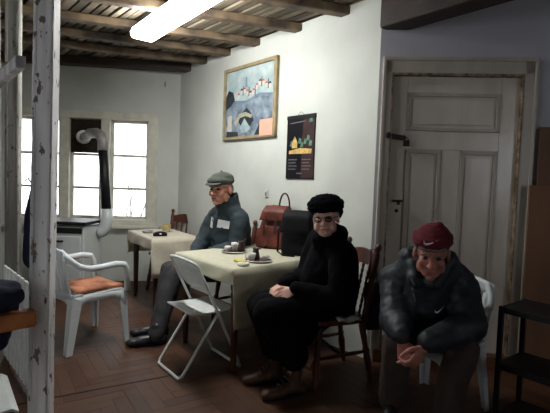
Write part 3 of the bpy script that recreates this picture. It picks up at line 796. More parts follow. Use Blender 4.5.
def plastic_chair(label, loc, rz):
    t = thing('plastic_armchair', label, 'chair', loc, rz, None)
    mb = MB()
    def sp(u, v):
        x = (u - 0.5) * 0.46; y = -0.2 + 0.43 * v
        z = 0.425 - 0.025 * math.sin(math.pi * u) * (1 - v * 0.5) + 0.02 * v - (0.03 if v > 0.97 else 0)
        return (x * (1 + 0.06 * v), y, z)
    mb.grid(sp, 10, 10); mb.build('seat', 'plastic', t, smooth=True, solid=0.012)
    mb = MB()                                         # skirt under the seat with arched front and sides
    def arch(p, q):
        p, q = V(p), V(q); n = 10; out = (q - p).normalized().cross(UP) * 0.006
        for i in range(n):
            a, b = p.lerp(q, i / n), p.lerp(q, (i + 1) / n)
            ha, hb = [0.05 + 0.09 * (abs(f - 0.5) * 2) ** 4 for f in (i / n, (i + 1) / n)]
            vs = [a, b, b - UP * hb, a - UP * ha]; vs = [v + out for v in vs] + [v - out for v in vs]
            mb.faces(vs, [(0, 1, 2, 3), (7, 6, 5, 4), (0, 4, 5, 1), (2, 6, 7, 3)])
    arch((-0.245, 0.225, 0.435), (0.245, 0.225, 0.435)); arch((0.235, -0.2, 0.43), (0.25, 0.225, 0.435)); arch((-0.25, 0.225, 0.435), (-0.235, -0.2, 0.43)); arch((0.23, -0.205, 0.43), (-0.23, -0.205, 0.43))
    mb.build('seat_skirt', 'plastic', t, smooth=True)
    def leg(p0, p1, w0, w1, outx, outy):
        mb = MB(); p0, p1 = V(p0), V(p1)
        for f0, f1 in ((0, 1),):
            vs = []
            for p, w in ((p0, w0), (p1, w1)):
                vs += [p, p + V((-outx * w, 0, 0)), p + V((-outx * w, -outy * 0.012, 0)), p + V((-outx * 0.012, -outy * 0.012, 0)), p + V((-outx * 0.012, -outy * w, 0)), p + V((0, -outy * w, 0))]
            mb.faces(vs, [(0, 1, 2, 3, 4, 5), (11, 10, 9, 8, 7, 6)] + [(i, (i + 1) % 6, 6 + (i + 1) % 6, 6 + i) for i in range(6)])
        mb.build('leg', 'plastic', t, bevel=0.003)
    for s in (-1, 1):
        leg((s * 0.25, 0.235, 0.43), (s * 0.27, 0.255, 0), 0.07, 0.04, s, 1)
        leg((s * 0.24, -0.21, 0.45), (s * 0.265, -0.27, 0), 0.085, 0.05, s, -1)
    def flat(mb, pts, w, h):
        pts = [V(p) for p in pts]
        for i in range(len(pts) - 1):
            d = (pts[i + 1] - pts[i]).normalized() * 0.006
            mb.bar(pts[i] - d, pts[i + 1] + d, w, h)
    for s in (-1, 1):
        mb = MB()
        pts = [(s * 0.262, 0.235, 0.43), (s * 0.268, 0.225, 0.60), (s * 0.272, 0.20, 0.645), (s * 0.275, 0.12, 0.658), (s * 0.278, 0.0, 0.648), (s * 0.275, -0.10, 0.645), (s * 0.265, -0.18, 0.67), (s * 0.24, -0.245, 0.73), (s * 0.19, -0.285, 0.79)]
        mb.tube(pts, [0.026, 0.024, 0.024, 0.026, 0.026, 0.026, 0.024, 0.022, 0.02], 8)
        mb.build('armrest', 'plastic', t, smooth=True)
    def bp(u, z):                                      # back shell
        f = (z - 0.43) / 0.40
        hw = 0.225 + 0.02 * f
        x = (u - 0.5) * 2 * hw
        return (x, -0.215 - 0.085 * f - 0.035 * math.cos(math.pi * (u - 0.5)), z)
    mb = MB()
    for k in range(8):
        u0, u1 = 0.08 + k * 0.108, 0.08 + k * 0.108 + 0.082
        mb.grid(lambda u, v: bp(u0 + (u1 - u0) * u, 0.46 + 0.28 * v), 1, 6)
    mb.grid(lambda u, v: bp(u, 0.735 + (0.06 + 0.035 * math.sin(math.pi * u)) * v), 14, 3)
    mb.grid(lambda u, v: bp(u, 0.42 + 0.05 * v), 14, 1)
    for (u0, u1) in ((0, 0.09), (0.91, 1.0)): mb.grid(lambda u, v: bp(u0 + (u1 - u0) * u, 0.42 + 0.34 * v), 1, 6)
    mb.build('backrest', 'plastic', t, smooth=True, solid=0.012)
    return t
plastic_chair('white plastic armchair with a brown cushion, standing by the stove', (-1.54, 3.64, 0), rot_to((0.64, 0.77)))
pc3 = plastic_chair('white plastic armchair under the man in a maroon knit cap', (1.03, 2.735, 0), rot_to((-0.79, -0.61)))
pc3.scale = (0.88, 0.88, 0.97)
# cushion on the plastic chair by the stove
f_ = V((0.64, 0.77, 0)).normalized(); r_ = V((f_.y, -f_.x, 0))
mb = MB()
def cu(u, v):
    e = max(abs(u - .5), abs(v - .5)) * 2
    p = V((-1.54, 3.64, 0)) + r_ * ((u - .5) * 0.40) + f_ * ((v - .5) * 0.38 + 0.04)
    return (p.x, p.y, 0.456 + 0.022 * (1 - e ** 4) + 0.012 * noise.noise(V((u * 5, v * 5, 3))))
mb.grid(cu, 14, 14)
tag(mb.build('seat_cushion', 'cushion', smooth=True, solid=0.018), 'worn orange-brown cushion on the plastic armchair by the stove', 'cushion')

def wooden_chair(label, loc, rz):
    t = thing('wooden_chair', label, 'chair', loc, rz, None)
    mb = MB(); prof = [(-0.20, -0.19), (0.20, -0.19), (0.225, -0.05), (0.225, 0.14), (0.19, 0.205), (-0.19, 0.205), (-0.225, 0.14), (-0.225, -0.05)]
    mb.prism(prof, (0, 0, 0.425), (1, 0, 0), (0, 1, 0), (0, 0, 0.035)); mb.build('seat', 'chair_wood', t, bevel=0.01)
    tp = [(0.014, 0), (0.017, .06), (0.022, .12), (0.014, .16), (0.021, .22), (0.025, .42), (0.018, .50), (0.025, .54), (0.018, .58), (0.022, .75), (0.024, .92), (0.019, 1)]
    for s in (-1, 1):
        mb = MB(); mb.turned((s * 0.205, 0.20, 0), (s * 0.165, 0.155, 0.43), tp); mb.build('leg', 'chair_wood', t, smooth=True)
        mb = MB(); mb.turned((s * 0.195, -0.235, 0), (s * 0.165, -0.155, 0.43), tp); mb.build('leg', 'chair_wood', t, smooth=True)
        mb = MB(); mb.turned((s * 0.19, 0.18, 0.2), (s * 0.182, -0.2, 0.22), [(0.009, 0), (0.015, .3), (0.012, .5), (0.015, .7), (0.009, 1)], 8); mb.build('stretcher', 'chair_wood', t, smooth=True)
        mb = MB(); mb.turned((s * 0.175, -0.17, 0.44), (s * 0.20, -0.245, 0.955), [(0.019, 0), (0.022, .1), (0.017, .2), (0.022, .28), (0.024, .6), (0.022, .86), (0.013, .90), (0.021, .94), (0.024, .97), (0.016, 1.0), (0.004, 1.015)])
        mb.build('back_post', 'chair_wood', t, smooth=True)
    mb = MB(); mb.turned((-0.187, 0.0, 0.21), (0.187, 0.0, 0.21), [(0.009, 0), (0.015, .3), (0.012, .5), (0.015, .7), (0.009, 1)], 8); mb.build('stretcher', 'chair_wood', t, smooth=True)
    mb = MB(); n = 10
    poly = [(-0.19 + 0.38 * i / n, 0.0) for i in range(n + 1)] + [(0.19 - 0.38 * i / n, 0.075 + 0.035 * math.sin(math.pi * i / n)) for i in range(n + 1)]
    mb.prism(poly, (0, -0.224, 0.80), (1, 0, 0), (0, -0.15, 0.98), (0, -0.022, 0)); mb.build('crest_rail', 'chair_wood', t, bevel=0.005)
    for k in range(4):
        x = -0.12 + 0.08 * k
        mb = MB(); pr = [(0.008, 0)]
        for i in range(1, 18): pr.append((0.0125 if i % 2 else 0.0075, i / 18))
        pr.append((0.008, 1))
        mb.turned((x * 0.9, -0.168, 0.455), (x, -0.232, 0.81), pr, 8); mb.build('spindle', 'chair_wood', t, smooth=True)
    return t
FW = V((-0.94, -0.34, 0)).normalized()
wc = wooden_chair('turned wooden chair under the woman in black', (0.415, 3.135, 0), rot_to(FW))
dup(wc, (-0.29, 4.24, 0), rot_to((-0.84, -0.54)), 'turned wooden chair behind the man in the flat cap')
dup(wc, (-1.24, 5.47, 0), rot_to((-0.45, -0.89)), 'turned wooden chair empty in the corner behind the rear table')

# ------------------------------------------------------------------ people
def head(mb, c, F, U, s=1.0, nose=1.0):
    Rm = frame(F, U)
    def p(x, y, z): return V(c) + Rm @ (V((x, y, z)) * s)
    def e(x, y, z, a, b, d): mb.ell(p(x, y, z), (a * s, b * s, d * s), Rm, 18)
    e(0, -.015, .03, .076, .096, .085)
    e(0, .03, -.028, .060, .060, .085)
    e(0, .040, -.075, .047, .045, .036)
    e(0, .070, -.098, .022, .020, .018)
    mb.cap(p(0, .088, .012), .009 * s, p(0, .113 * nose, -.028), .014 * s, 10)
    for q in (-1, 1):
        e(q * .013, .098, -.033, .010, .013, .009)
        mb.cap(p(q * .012, .086, .024), .009 * s, p(q * .046, .070, .024), .010 * s, 10)
        e(q * .040, .058, -.028, .023, .026, .026)
        e(q * .079, -.012, -.008, .010, .020, .034)
        e(q * .050, .012, -.062, .018, .034, .034)
    mb.cap(p(-.018, .089, -.060), .0065 * s, p(.018, .089, -.060), .0065 * s, 8)
    mb.cap(p(-.016, .088, -.071), .007 * s, p(.016, .088, -.071), .007 * s, 8)
    return p, Rm

def face_parts(root, p, Rm, s=1.0, brows=True, gray=True):
    for q in (-1, 1):
        mb = MB(root); mb.ell(p(q * .030, .078, .004), (.0125 * s, .010 * s, .0075 * s), Rm, 12); mb.build('eye', 'eye', root, smooth=True)
        if brows:
            mb = MB(root); mb.chain([(p(q * .014, .097, .022), .004 * s), (p(q * .032, .090, .028), .005 * s), (p(q * .050, .077, .022), .0035 * s)], 8); mb.build('eyebrow', 'hair', root, smooth=True)
    mb = MB(root); mb.chain([(p(-.022, .090, -.0655), .003 * s), (p(0, .0965, -.064), .004 * s), (p(.022, .090, -.0655), .003 * s)], 8); mb.build('lips', 'lips', root, smooth=True)

def hand(mb, wrist, d, back, thumb, curl=(25, 35, 25), s=1.0):
    """d: towards the fingers, back: normal of the back of the hand, thumb: towards the thumb side"""
    d = V(d).normalized(); z = V(back); z = (z - d * z.dot(d)).normalized(); x = z.cross(d)
    if x.dot(V(thumb)) < 0: x = -x
    w = V(wrist)
    mb.cap(w - d * 0.03, 0.027 * s, w + d * 0.01, 0.025 * s)
    lens = (.070, .080, .075, .058)
    for k in range(4):
        ox = (.030 - .020 * k) * s
        kn = w + d * (.088 - .004 * abs(k - 1)) * s + x * ox
        mb.cap(w + d * 0.012 + x * ox * 0.6, .014 * s, kn, .0115 * s, 10)
        q = kn; dd = d.copy(); L = lens[k] * s
        for j, f in enumerate((.45, .32, .23)):
            a = R(curl[j] + k * 3)
            dd = (dd * math.cos(a) - z0_(dd, x, z) * math.sin(a)).normalized()
            q2 = q + dd * L * f
            mb.cap(q, (.0098 - .0008 * j) * s, q2, (.0092 - .0008 * j) * s, 10); q = q2
    t0 = w + d * .022 * s + x * .026 * s - z * .006 * s
    t1 = t0 + (d * .6 + x * .75 - z * .25).normalized() * .042 * s
    t2 = t1 + (d * .9 + x * .25 - z * .35).normalized() * .030 * s
    t3 = t2 + (d * .95 - z * .35).normalized() * .024 * s
    mb.cap(t0, .0145 * s, t1, .012 * s, 10); mb.cap(t1, .0115 * s, t2, .0105 * s, 10); mb.cap(t2, .0105 * s, t3, .009 * s, 10)
def z0_(dd, x, z):
    n = dd.cross(x); return n if n.dot(z) * 1 > -0.2 and n.dot(z) >= 0 or False else (n if n.dot(z) > 0 else -n)

def shoe(root, name, m, ankle, d, L=0.27, h=0.10, high=0.03):
    d = V((d[0], d[1], 0)).normalized(); a = V(ankle)
    g = V((a.x, a.y, 0)); x = V((d.y, -d.x, 0))
    mb = MB(root)
    hz = 0.042
    mb.ell(g - d * 0.04 + UP * hz, (.040, .055, .042), frame(d, UP)); mb.ell(g + d * (L - .15) + UP * 0.036, (.047, .085, .036), frame(d, UP))
    mb.ell(g + d * (L - .10) + UP * 0.033, (.045, .060, .033), frame(d, UP))
    mb.cap(g - d * 0.03 + UP * 0.05, .038, g + d * (L - .15) + UP * 0.045, .036)
    mb.cap(g + UP * 0.06, .042, V((a.x, a.y, a.z + high)), .047)
    o = mb.build(name, m, root, remesh=0.008, relax=3)
    mb = MB(root); pts = []
    for k in range(20):
        q = 2 * math.pi * k / 20; yy = math.cos(q)
        pts.append(g + d * ((L - .16) / 2 + 0.0 + yy * (L * .52)) + x * (.045 * math.sin(q)) + UP * 0.001)
    k = len(pts); mb.faces(pts + [p + UP * 0.018 for p in pts], [tuple(range(k - 1, -1, -1)), tuple(range(k, 2 * k))] + [(i, (i + 1) % k, k + (i + 1) % k, k + i) for i in range(k)])
    mb.build('sole', 'black_metal', o)
    return o

# ---- the man in the flat cap, at the wall between the two tables
F1 = V((-0.70, -0.71, 0)).normalized(); R1 = V((F1.y, -F1.x, 0))
m1 = thing('person', 'man in grey flat cap and dark teal jacket seated between the tables', 'person', (-0.40, 4.25, 0))
hc = V((-0.50, 4.09, 1.272)); hF = V((-0.44, -0.90, -0.06)); hU = V((-0.06, -0.05, 1))
pel = V((-0.39, 4.27, 0.53)); chest = V((-0.40, 4.25, 0.93)); nb = V((-0.435, 4.20, 1.105))
shR, shL = nb + R1 * 0.18 - UP * 0.105, nb - R1 * 0.165 - UP * 0.105
elR, elL = shR + V((-0.12, -0.06, -0.25)), shL + V((-0.02, -0.08, -0.25))
wrR, wrL = V((-0.72, 4.06, 0.68)), V((-0.56, 3.98, 0.70))
hipR, hipL = pel + R1 * 0.09, pel - R1 * 0.09
knR, knL = V((-0.93, 4.05, 0.52)), V((-0.86, 3.87, 0.53))
anR, anL = V((-0.97, 3.82, 0.11)), V((-0.93, 3.60, 0.11))
mb = MB(m1)
p1_, Rh1 = head(mb, hc, hF, hU, 1.20)
mb.cap(p1_(0, -.03, -.06), .058, nb - UP * 0.02, .066)
mb.chain([(nb - UP * 0.05, .10), (chest, .12), (pel, .12)])
for a, b, c in ((shR, elR, wrR), (shL, elL, wrL)): mb.chain([(nb - UP * .06, .06), (a, .055), (b, .042), (c, .028)])
for a, b, c in ((hipR, knR, anR), (hipL, knL, anL)): mb.chain([(a, .075), (b, .052), (c, .036)])
hand(mb, wrL + V((-0.02, -0.01, -0.02)), (-0.6, -0.2, -0.4), (0.1, -0.3, 1), (-0.3, 0.9, 0)); hand(mb, wrR + V((-0.02, -0.02, -0.02)), (-0.5, -0.6, -0.4), (0, 0.1, 1), (0.6, -0.6, 0))
mb.build('body', 'skin', m1, remesh=0.0055, relax=2)
face_parts(m1, p1_, Rh1, 1.20)
mb = MB(m1)
for q in (-1, 1): mb.ell(p1_(q * .066, -.045, .0), (.016, .04, .05), Rh1); 
mb.ell(p1_(0, -.085, -.005), (.06, .03, .05), Rh1)
mb.build('hair', 'hair', m1, remesh=0.008, relax=2)
mb = MB(m1)
mb.ell(p1_(0, -.016, .058), (.116, .138, .046), Rh1); mb.ell(p1_(0, -.03, .078), (.104, .120, .062), Rh1); mb.ell(p1_(0, .03, .064), (.102, .104, .044), Rh1)
mb.ell(p1_(0, -.02, .134), .011, Rh1)
cap_ = mb.build('flat_cap', 'tweed', m1, remesh=0.007, relax=3, wrinkle=0.008, wscale=0.05)
mb = MB(m1); mb.ell(p1_(0, .096, .046), (.082, .052, .012), Rh1 @ Matrix.Rotation(R(-16), 3, 'X')); mb.build('cap_visor', 'tweed', cap_, smooth=True)
mb = MB(m1)
mb.chain([(nb - UP * 0.045, .105), (chest + F1 * 0.015, .185), (pel + UP * 0.16 + F1 * 0.02, .195), (pel + UP * 0.03, .17)], 16)
mb.cap(shR + V((0, 0, -.01)), .085, shL + V((0, 0, -.01)), .085); mb.chain([(nb - UP * .02, .10), (shR, .09)]); mb.chain([(nb - UP * .02, .10), (shL, .09)])
for a, b, c in ((shR, elR, wrR), (shL, elL, wrL)): mb.chain([(nb - UP * .05, .075), (a, .092), (b, .078), (c, .055)])
mb.lathe([(0.125, -0.06), (0.124, 0.02), (0.112, 0.140), (0.09, 0.135), (0.06, 0.0)], nb - UP * 0.02, (-0.20, -0.22, 1), 16)
jk1 = mb.build('jacket', 'jacket_teal', m1, remesh=0.011, relax=5, wrinkle=0.035, wscale=0.10)
mb = MB(m1)
for a, b, c in ((hipR, knR, anR), (hipL, knL, anL)): mb.chain([(a, .115), (b, .092), (c - UP * 0.03, .068)])
mb.chain([(hipR, .11), (hipL, .11)])
mb.build('trousers', 'trouser_grey', m1, remesh=0.012, relax=4, wrinkle=0.02)
shoe(m1, 'shoe', 'shoe_black', anL, (-0.93, -0.37), 0.28); shoe(m1, 'shoe', 'shoe_black', anR, (-0.93, -0.3), 0.28)
bx = [(-.065, -.034), (.065, -.038), (.07, .030), (-.055, .04)]
decal('chest_patch', 'white_cloth', jk1, m1, nb + F1 * 0.6 - R1 * 0.07 - UP * 0.15, -F1 + R1 * 0.0, UP, [bx])
decal('chest_patch', 'white_cloth', jk1, m1, nb + F1 * 0.6 + R1 * 0.10 - UP * 0.15, -F1, UP, [[(x * .55, y * 1.3) for x, y in bx]])

# ---- the woman in black at the table
F2 = FW; R2 = V((F2.y, -F2.x, 0))
m2 = thing('person', 'woman in black coat, black knit hat and glasses seated at table', 'person', (0.38, 3.08, 0))
hc = V((0.338, 2.96, 1.128)); hF = V((-0.27, -0.96, -0.02)); hU = V((-0.10, 0.0, 1))
pel = V((0.42, 3.10, 0.55)); chest = V((0.42, 3.07, 0.84)); nb = V((0.37, 3.02, 0.985))
shR, shL = nb + R2 * 0.165 - UP * 0.04, nb - R2 * 0.145 - UP * 0.10 + V((0.03, 0, 0))
elR, elL = shR + V((-0.08, 0.0, -0.25)), shL + V((-0.03, -0.05, -0.26))
wrL, wrR = V((0.135, 2.855, 0.665)), V((0.06, 2.97, 0.67))
hipR, hipL = pel + R2 * 0.085, pel - R2 * 0.085
knR, knL = V((-0.07, 2.97, 0.53)), V((-0.02, 2.80, 0.52))
anR, anL = V((0.05, 2.99, 0.13)), V((0.17, 2.815, 0.13))
mb = MB(m2)
p2_, Rh2 = head(mb, hc, hF, hU, 1.0, 0.98)
for q in (-1, 1): mb.ell(p2_(q * .050, .045, -.050), (.024, .034, .034), Rh2)
mb.ell(p2_(0, .045, -.088), (.048, .040, .030), Rh2)
mb.cap(p2_(0, -.03, -.06), .05, nb - UP * 0.02, .06)
mb.chain([(nb - UP * 0.05, .09), (chest, .11), (pel, .12)])
for a, b, c in ((shR, elR, wrR), (shL, elL, wrL)): mb.chain([(nb - UP * .06, .05), (a, .05), (b, .04), (c, .027)])
for a, b, c in ((hipR, knR, anR), (hipL, knL, anL)): mb.chain([(a, .075), (b, .05), (c, .034)])
hand(mb, wrL, (-0.75, -0.25, -0.35), (-0.15, -0.8, 0.55), (-0.2, 0.0, 1), (35, 45, 30), 1.0)
hand(mb, wrR, (-0.5, -0.8, -0.25), (0, 0.1, 1), (0.7, -0.6, 0), (25, 35, 25), 0.95)
mb.build('body', 'skin_pale', m2, remesh=0.005, relax=2)
face_parts(m2, p2_, Rh2, 0.97, brows=False)
mb = MB(m2)
mb.ell(p2_(0, -.085, .0), (.066, .034, .05), Rh2)
for q in (-1, 1): mb.ell(p2_(q * .070, -.045, .010), (.016, .036, .05), Rh2)
mb.build('hair', 'hair', m2, remesh=0.008, relax=2)
mb = MB(m2)
for q in (-1, 1):
    pts = [p2_(q * .033 + .022 * math.cos(t), .104 - .012 * abs(q * .033 + .022 * math.cos(t)) / .05, .002 + .018 * math.sin(t)) for t in [2 * math.pi * i / 18 for i in range(18)]]
    mb.tube(pts, .0026, 6, closed=True)
    mb.tube([p2_(q * .058, .088, .008), p2_(q * .080, .01, .012), p2_(q * .082, -.02, .004)], .0022, 6)
mb.tube([p2_(-.010, .106, .010), p2_(0, .110, .013), p2_(.010, .106, .010)], .0024, 6)
gl = mb.build('glasses', 'black_metal', m2, smooth=True)
for q in (-1, 1):
    mb = MB(m2); fw = (Rh2 @ V((q * 0.2, 1, 0.05))).normalized()
    mb.lathe([(0.0, 0.003), (.011, .0024), (.0195, 0), (.0195, -.0016), (0, -.001)], p2_(q * .033, .1015, .002), fw, 18, cap=False); mb.build('lens', 'lens', gl, smooth=True)
mb = MB(m2); mb.ell(p2_(0, -.012, .072), (.122, .130, .042), Rh2); mb.ell(p2_(0, -.015, .096), (.124, .130, .046), Rh2); mb.ell(p2_(0, -.022, .114), (.106, .114, .048), Rh2); mb.ell(p2_(0, -.070, .04), (.110, .062, .072), Rh2)
mb.build('knit_hat', 'wool_black', m2, remesh=0.006, relax=3, wrinkle=0.020, wscale=0.02)
mb = MB(m2)
mb.chain([(nb - UP * 0.04, .105), (chest, .165), (pel + UP * 0.10, .185), (pel + UP * 0.0, .175)], 16)
mb.chain([(chest + F2 * .02 + UP * .02, .155), (pel + F2 * 0.10 + UP * .12, .15)], 16)
mb.cap(shR, .08, shL, .085); mb.chain([(nb + UP * .0, .095), (shL, .085)])
for a, b, c in ((shR, elR, wrR), (shL, elL, wrL)): mb.chain([(nb - UP * .05, .08), (a, .088), (b, .072), (c + V((.02, 0.005, .01)), .05)])
mb.chain([(nb + V((-.0, -.02, -.02)), .085), (nb + V((.02, .0, .045)), .072)])
mb.cap(nb + V((-.05, -.03, .0)), .07, nb + V((.05, -.02, .03)), .075)
# lap and long skirt of the coat
for a, b, c in ((hipR, knR, anR), (hipL, knL, anL)): mb.chain([(a + UP * .03, .12), (b, .098), (V((c.x - .045, c.y, .34)), .10), (V((c.x - .02, c.y, 0.255)), .10)])
mb.chain([((hipL + hipR) / 2 + UP * .02, .14), ((knL + knR) / 2, .10), (V((0.05, 2.90, .30)), .11)])
mb.chain([(pel - UP * .02, .13), (V((.22, 2.97, .42)), .12), (V((.12, 2.91, .28)), .10)])
cb = mb.build('coat', 'coat_black', m2, remesh=0.011, relax=5, wrinkle=0.022, wscale=0.10)
for an_, d_ in ((anR, (-0.96, -0.26)), (anL, (-0.90, -0.42))):
    bt_ = shoe(m2, 'boot', 'shoe_brown', an_, d_, 0.28, high=0.15)
    dd_ = V((d_[0], d_[1], 0)).normalized(); xx_ = V((dd_.y, -dd_.x, 0)); g0_ = V((an_.x, an_.y, 0))
    mb = MB(m2)
    for k in range(4): c_ = g0_ + dd_ * (.115 - .022 * k) + UP * (.082 + .022 * k); mb.tube([c_ + xx_ * .028 - UP * .006, c_ + UP * .004 + dd_ * .004, c_ - xx_ * .028 - UP * .006], .0035, 6)
    mb.build('laces', 'c_line', bt_)

# ---- the man in the maroon knit cap, bent forward on the plastic chair
F3 = V((-0.36, -0.93, 0)).normalized(); R3 = V((F3.y, -F3.x, 0))
m3 = thing('person', 'man in maroon knit cap and navy jacket leaning forward with clasped hands', 'person', (0.93, 2.72, 0))
hc = V((0.826, 2.335, 1.012)); hF = V((-0.30, -0.94, -0.22)); hU = V((-0.08, -0.28, 0.95))
pel = V((0.96, 2.80, 0.54)); chest = V((0.90, 2.60, 0.80)); nb = V((0.855, 2.47, 0.925))
shR, shL = nb + R3 * 0.16 + V((.01, .09, -.125)), nb - R3 * 0.195 + V((.01, .09, -.105))
elR, elL = V((0.685, 2.42, 0.62)), V((1.05, 2.33, 0.64))
wrR, wrL = V((0.675, 2.275, 0.575)), V((0.79, 2.20, 0.575))
hipR, hipL = pel + R3 * 0.10, pel - R3 * 0.10
knR, knL = V((0.705, 2.42, 0.51)), V((1.01, 2.33, 0.51))
anR, anL = V((0.735, 2.63, 0.11)), V((1.01, 2.50, 0.11))
mb = MB(m3)
p3_, Rh3 = head(mb, hc, hF, hU, 1.06, 1.0)
mb.cap(p3_(0, -.04, -.05), .06, nb, .07)
mb.chain([(nb - UP * 0.03, .10), (chest, .12), (pel, .12)])
for a, b, c in ((shR, elR, wrR), (shL, elL, wrL)): mb.chain([(nb, .06), (a, .055), (b, .044), (c, .03)])
for a, b, c in ((hipR, knR, anR), (hipL, knL, anL)): mb.chain([(a, .078), (b, .054), (c, .036)])
hand(mb, wrR + V((.005, -.01, -.01)), (0.10, -0.35, -0.95), (-0.65, -0.75, 0.1), (0.6, -0.6, 0), (38, 50, 35), 1.06)
hand(mb, wrL + V((-.03, -.01, -.01)), (-0.55, -0.25, -0.80), (0.65, -0.75, -0.1), (-0.5, -0.7, 0.3), (38, 50, 35), 1.06)
mb.build('body', 'skin_ruddy', m3, remesh=0.005, relax=2)
face_parts(m3, p3_, Rh3, 1.06)
mb = MB(m3)
for q in (-1, 1): mb.chain([(p3_(q * .070, .012, .035), .013), (p3_(q * .074, .008, .0), .010)], 8); mb.ell(p3_(q * .066, -.05, .0), (.018, .04, .045), Rh3)
mb.chain([(p3_(-.052, .068, .052), .014), (p3_(0, .082, .054), .014), (p3_(.052, .068, .052), .014)], 8)
mb.ell(p3_(0, -.09, -.01), (.06, .03, .05), Rh3)
mb.build('hair', 'hair', m3, remesh=0.008, relax=2)
mb = MB(m3)
mb.ell(p3_(0, -.012, .070), (.098, .116, .072), Rh3); mb.ell(p3_(-.004, -.02, .095), (.084, .096, .058), Rh3)
pts = [p3_(.085 * math.cos(t), -.010 + .100 * math.sin(t), .066 + .004 * math.sin(t)) for t in [2 * math.pi * i / 28 for i in range(28)]]
mb.tube(pts, .014, 8, closed=True)
pts = [p3_(.085 * math.cos(t), -.011 + .100 * math.sin(t), .088) for t in [2 * math.pi * i / 28 for i in range(28)]]
mb.tube(pts, .013, 8, closed=True)
mb.ell(p3_(-.026, -.0, .150), (.024, .022, .016), Rh3)
cap3 = mb.build('knit_cap', 'wool_maroon', m3, remesh=0.006, relax=2, wrinkle=0.005, wscale=0.03)
mb = MB(m3)
mb.chain([(nb, .10), (chest + UP * .02, .185), (pel + UP * .14, .20), (pel + UP * .03, .185)], 16)
mb.cap(shR, .095, shL, .10); mb.chain([(shL, .1), (chest + UP * .0 - R3 * .1, .16)]); mb.chain([(shR, .1), (chest + R3 * .1, .15)])
for a, b, c in ((shR, elR, wrR), (shL, elL, wrL)): mb.chain([(nb, .085), (a, .092), (b, .088), (c + UP * .02, .056)])
mb.chain([(nb, .115), (shR, .095)]); mb.chain([(nb, .115), (shL, .10)])
mb.chain([(nb + F3 * .02 - UP * .05, .11), (chest + F3 * .10 - UP * .08, .13), (pel + F3 * .28 + UP * .08, .12)])
mb.chain([(nb + R3 * .07 + UP * .0, .06), (nb + R3 * .075 + F3 * .07 + UP * .0, .045), (nb + R3 * .05 + F3 * .12 - UP * .06, .04)])
mb.chain([(nb - R3 * .07 + UP * .01, .06), (nb - R3 * .085 + F3 * .07 + UP * .0, .045), (nb - R3 * .04 + F3 * .13 - UP * .07, .04)])
mb.chain([(nb + R3 * .10 - UP * .01, .07), (nb + R3 * .095 + F3 * .03 + UP * .045, .05)]); mb.chain([(nb - R3 * .11 - UP * .01, .07), (nb - R3 * .11 + F3 * .03 + UP * .045, .05)])
mb.chain([(nb + R3 * .10 - F3 * .04 + UP * .03, .06), (nb - F3 * .07 + UP * .05, .06), (nb - R3 * .11 - F3 * .04 + UP * .03, .06)])
jk3 = mb.build('jacket', 'jacket_navy', m3, remesh=0.011, relax=5, wrinkle=0.04, wscale=0.11)
mb = MB(m3)
for a, b, c in ((hipR, knR, anR), (hipL, knL, anL)): mb.chain([(a, .115), (b, .088), (c - UP * .03, .075)])
mb.chain([(hipR, .12), (hipL, .12)])
mb.build('trousers', 'trouser_brown', m3, remesh=0.012, relax=4, wrinkle=0.02)
shoe(m3, 'shoe', 'shoe_black', anR, (-0.35, -0.93), 0.28); shoe(m3, 'shoe', 'shoe_black', anL, (-0.25, -0.95), 0.28)
fw3 = (Rh3 @ V((0, 1, 0))); up3 = (Rh3 @ V((0, 0, 1)))
decal('cap_logo', 'white_cloth', cap3, m3, p3_(.012, .3, .088), -fw3, up3, swoosh(0.062))
decal('jacket_logo', 'white_cloth', jk3, m3, V((0.905, 1.6, 0.70)), (0.0, 1, 0), (-.25, 0, 1), swoosh(0.055), 0.006)
zz = [(-0.070 + 0.004 * math.sin(i * 1.3) + 0.026 * i * 0.5, 0.10 - 0.035 * i) for i in range(5)]
decal('zip', 'zip', jk3, m3, V((0.80, 1.6, 0.775)), (0, 1, 0), UP, [[(a[0] - .003, a[1]), (a[0] + .003, a[1]), (b[0] + .003, b[1]), (b[0] - .003, b[1])] for a, b in zip(zz[:-1], zz[1:])], 0.005)

# ------------------------------------------------------------------ things on the tables
def on1(a, b, dz=0.0): p = P1(a, b, ZT + 0.004 + dz); return p
def on2(a, b, dz=0.0): p = P2(a, b, ZT + 0.004 + dz); return p
def tray(label, p, r=0.105):
    t = thing('serving_tray', label, 'tray', p, 0.0, None)
    mb = MB(); mb.lathe([(0, 0.003), (r * .82, 0.003), (r * .97, 0.012), (r * .98, 0.009), (r * .84, 0.0), (0, 0.0)], n=28, cap=False); mb.build('tray_dish', 'tray', t, smooth=True)
    mb = MB(); mb.tube([(r * .98 * math.cos(q), r * .98 * math.sin(q), 0.011) for q in [2 * math.pi * i / 32 for i in range(32)]], 0.0035, 6, closed=True); mb.build('rim', 'china', t, smooth=True)
    return t
def cup(label, p, r=0.030, h=0.055, rz=0.0):
    t = thing('coffee_cup', label, 'cup', p, rz)
    mb = MB(); mb.lathe([(0, 0), (r * .6, 0), (r * .78, h * .25), (r * .95, h * .7), (r, h), (r * .92, h), (r * .86, h * .6), (r * .6, 0.006), (0, 0.006)], n=20, cap=False); mb.build('bowl', 'china', t, smooth=True)
    mb = MB(); mb.tube([(r * .86, 0, h * .8), (r * 1.35, 0, h * .78), (r * 1.5, 0, h * .5), (r * 1.2, 0, h * .28), (r * .78, 0, h * .28)], 0.0035, 6); mb.build('handle', 'china', t, smooth=True)
    return t
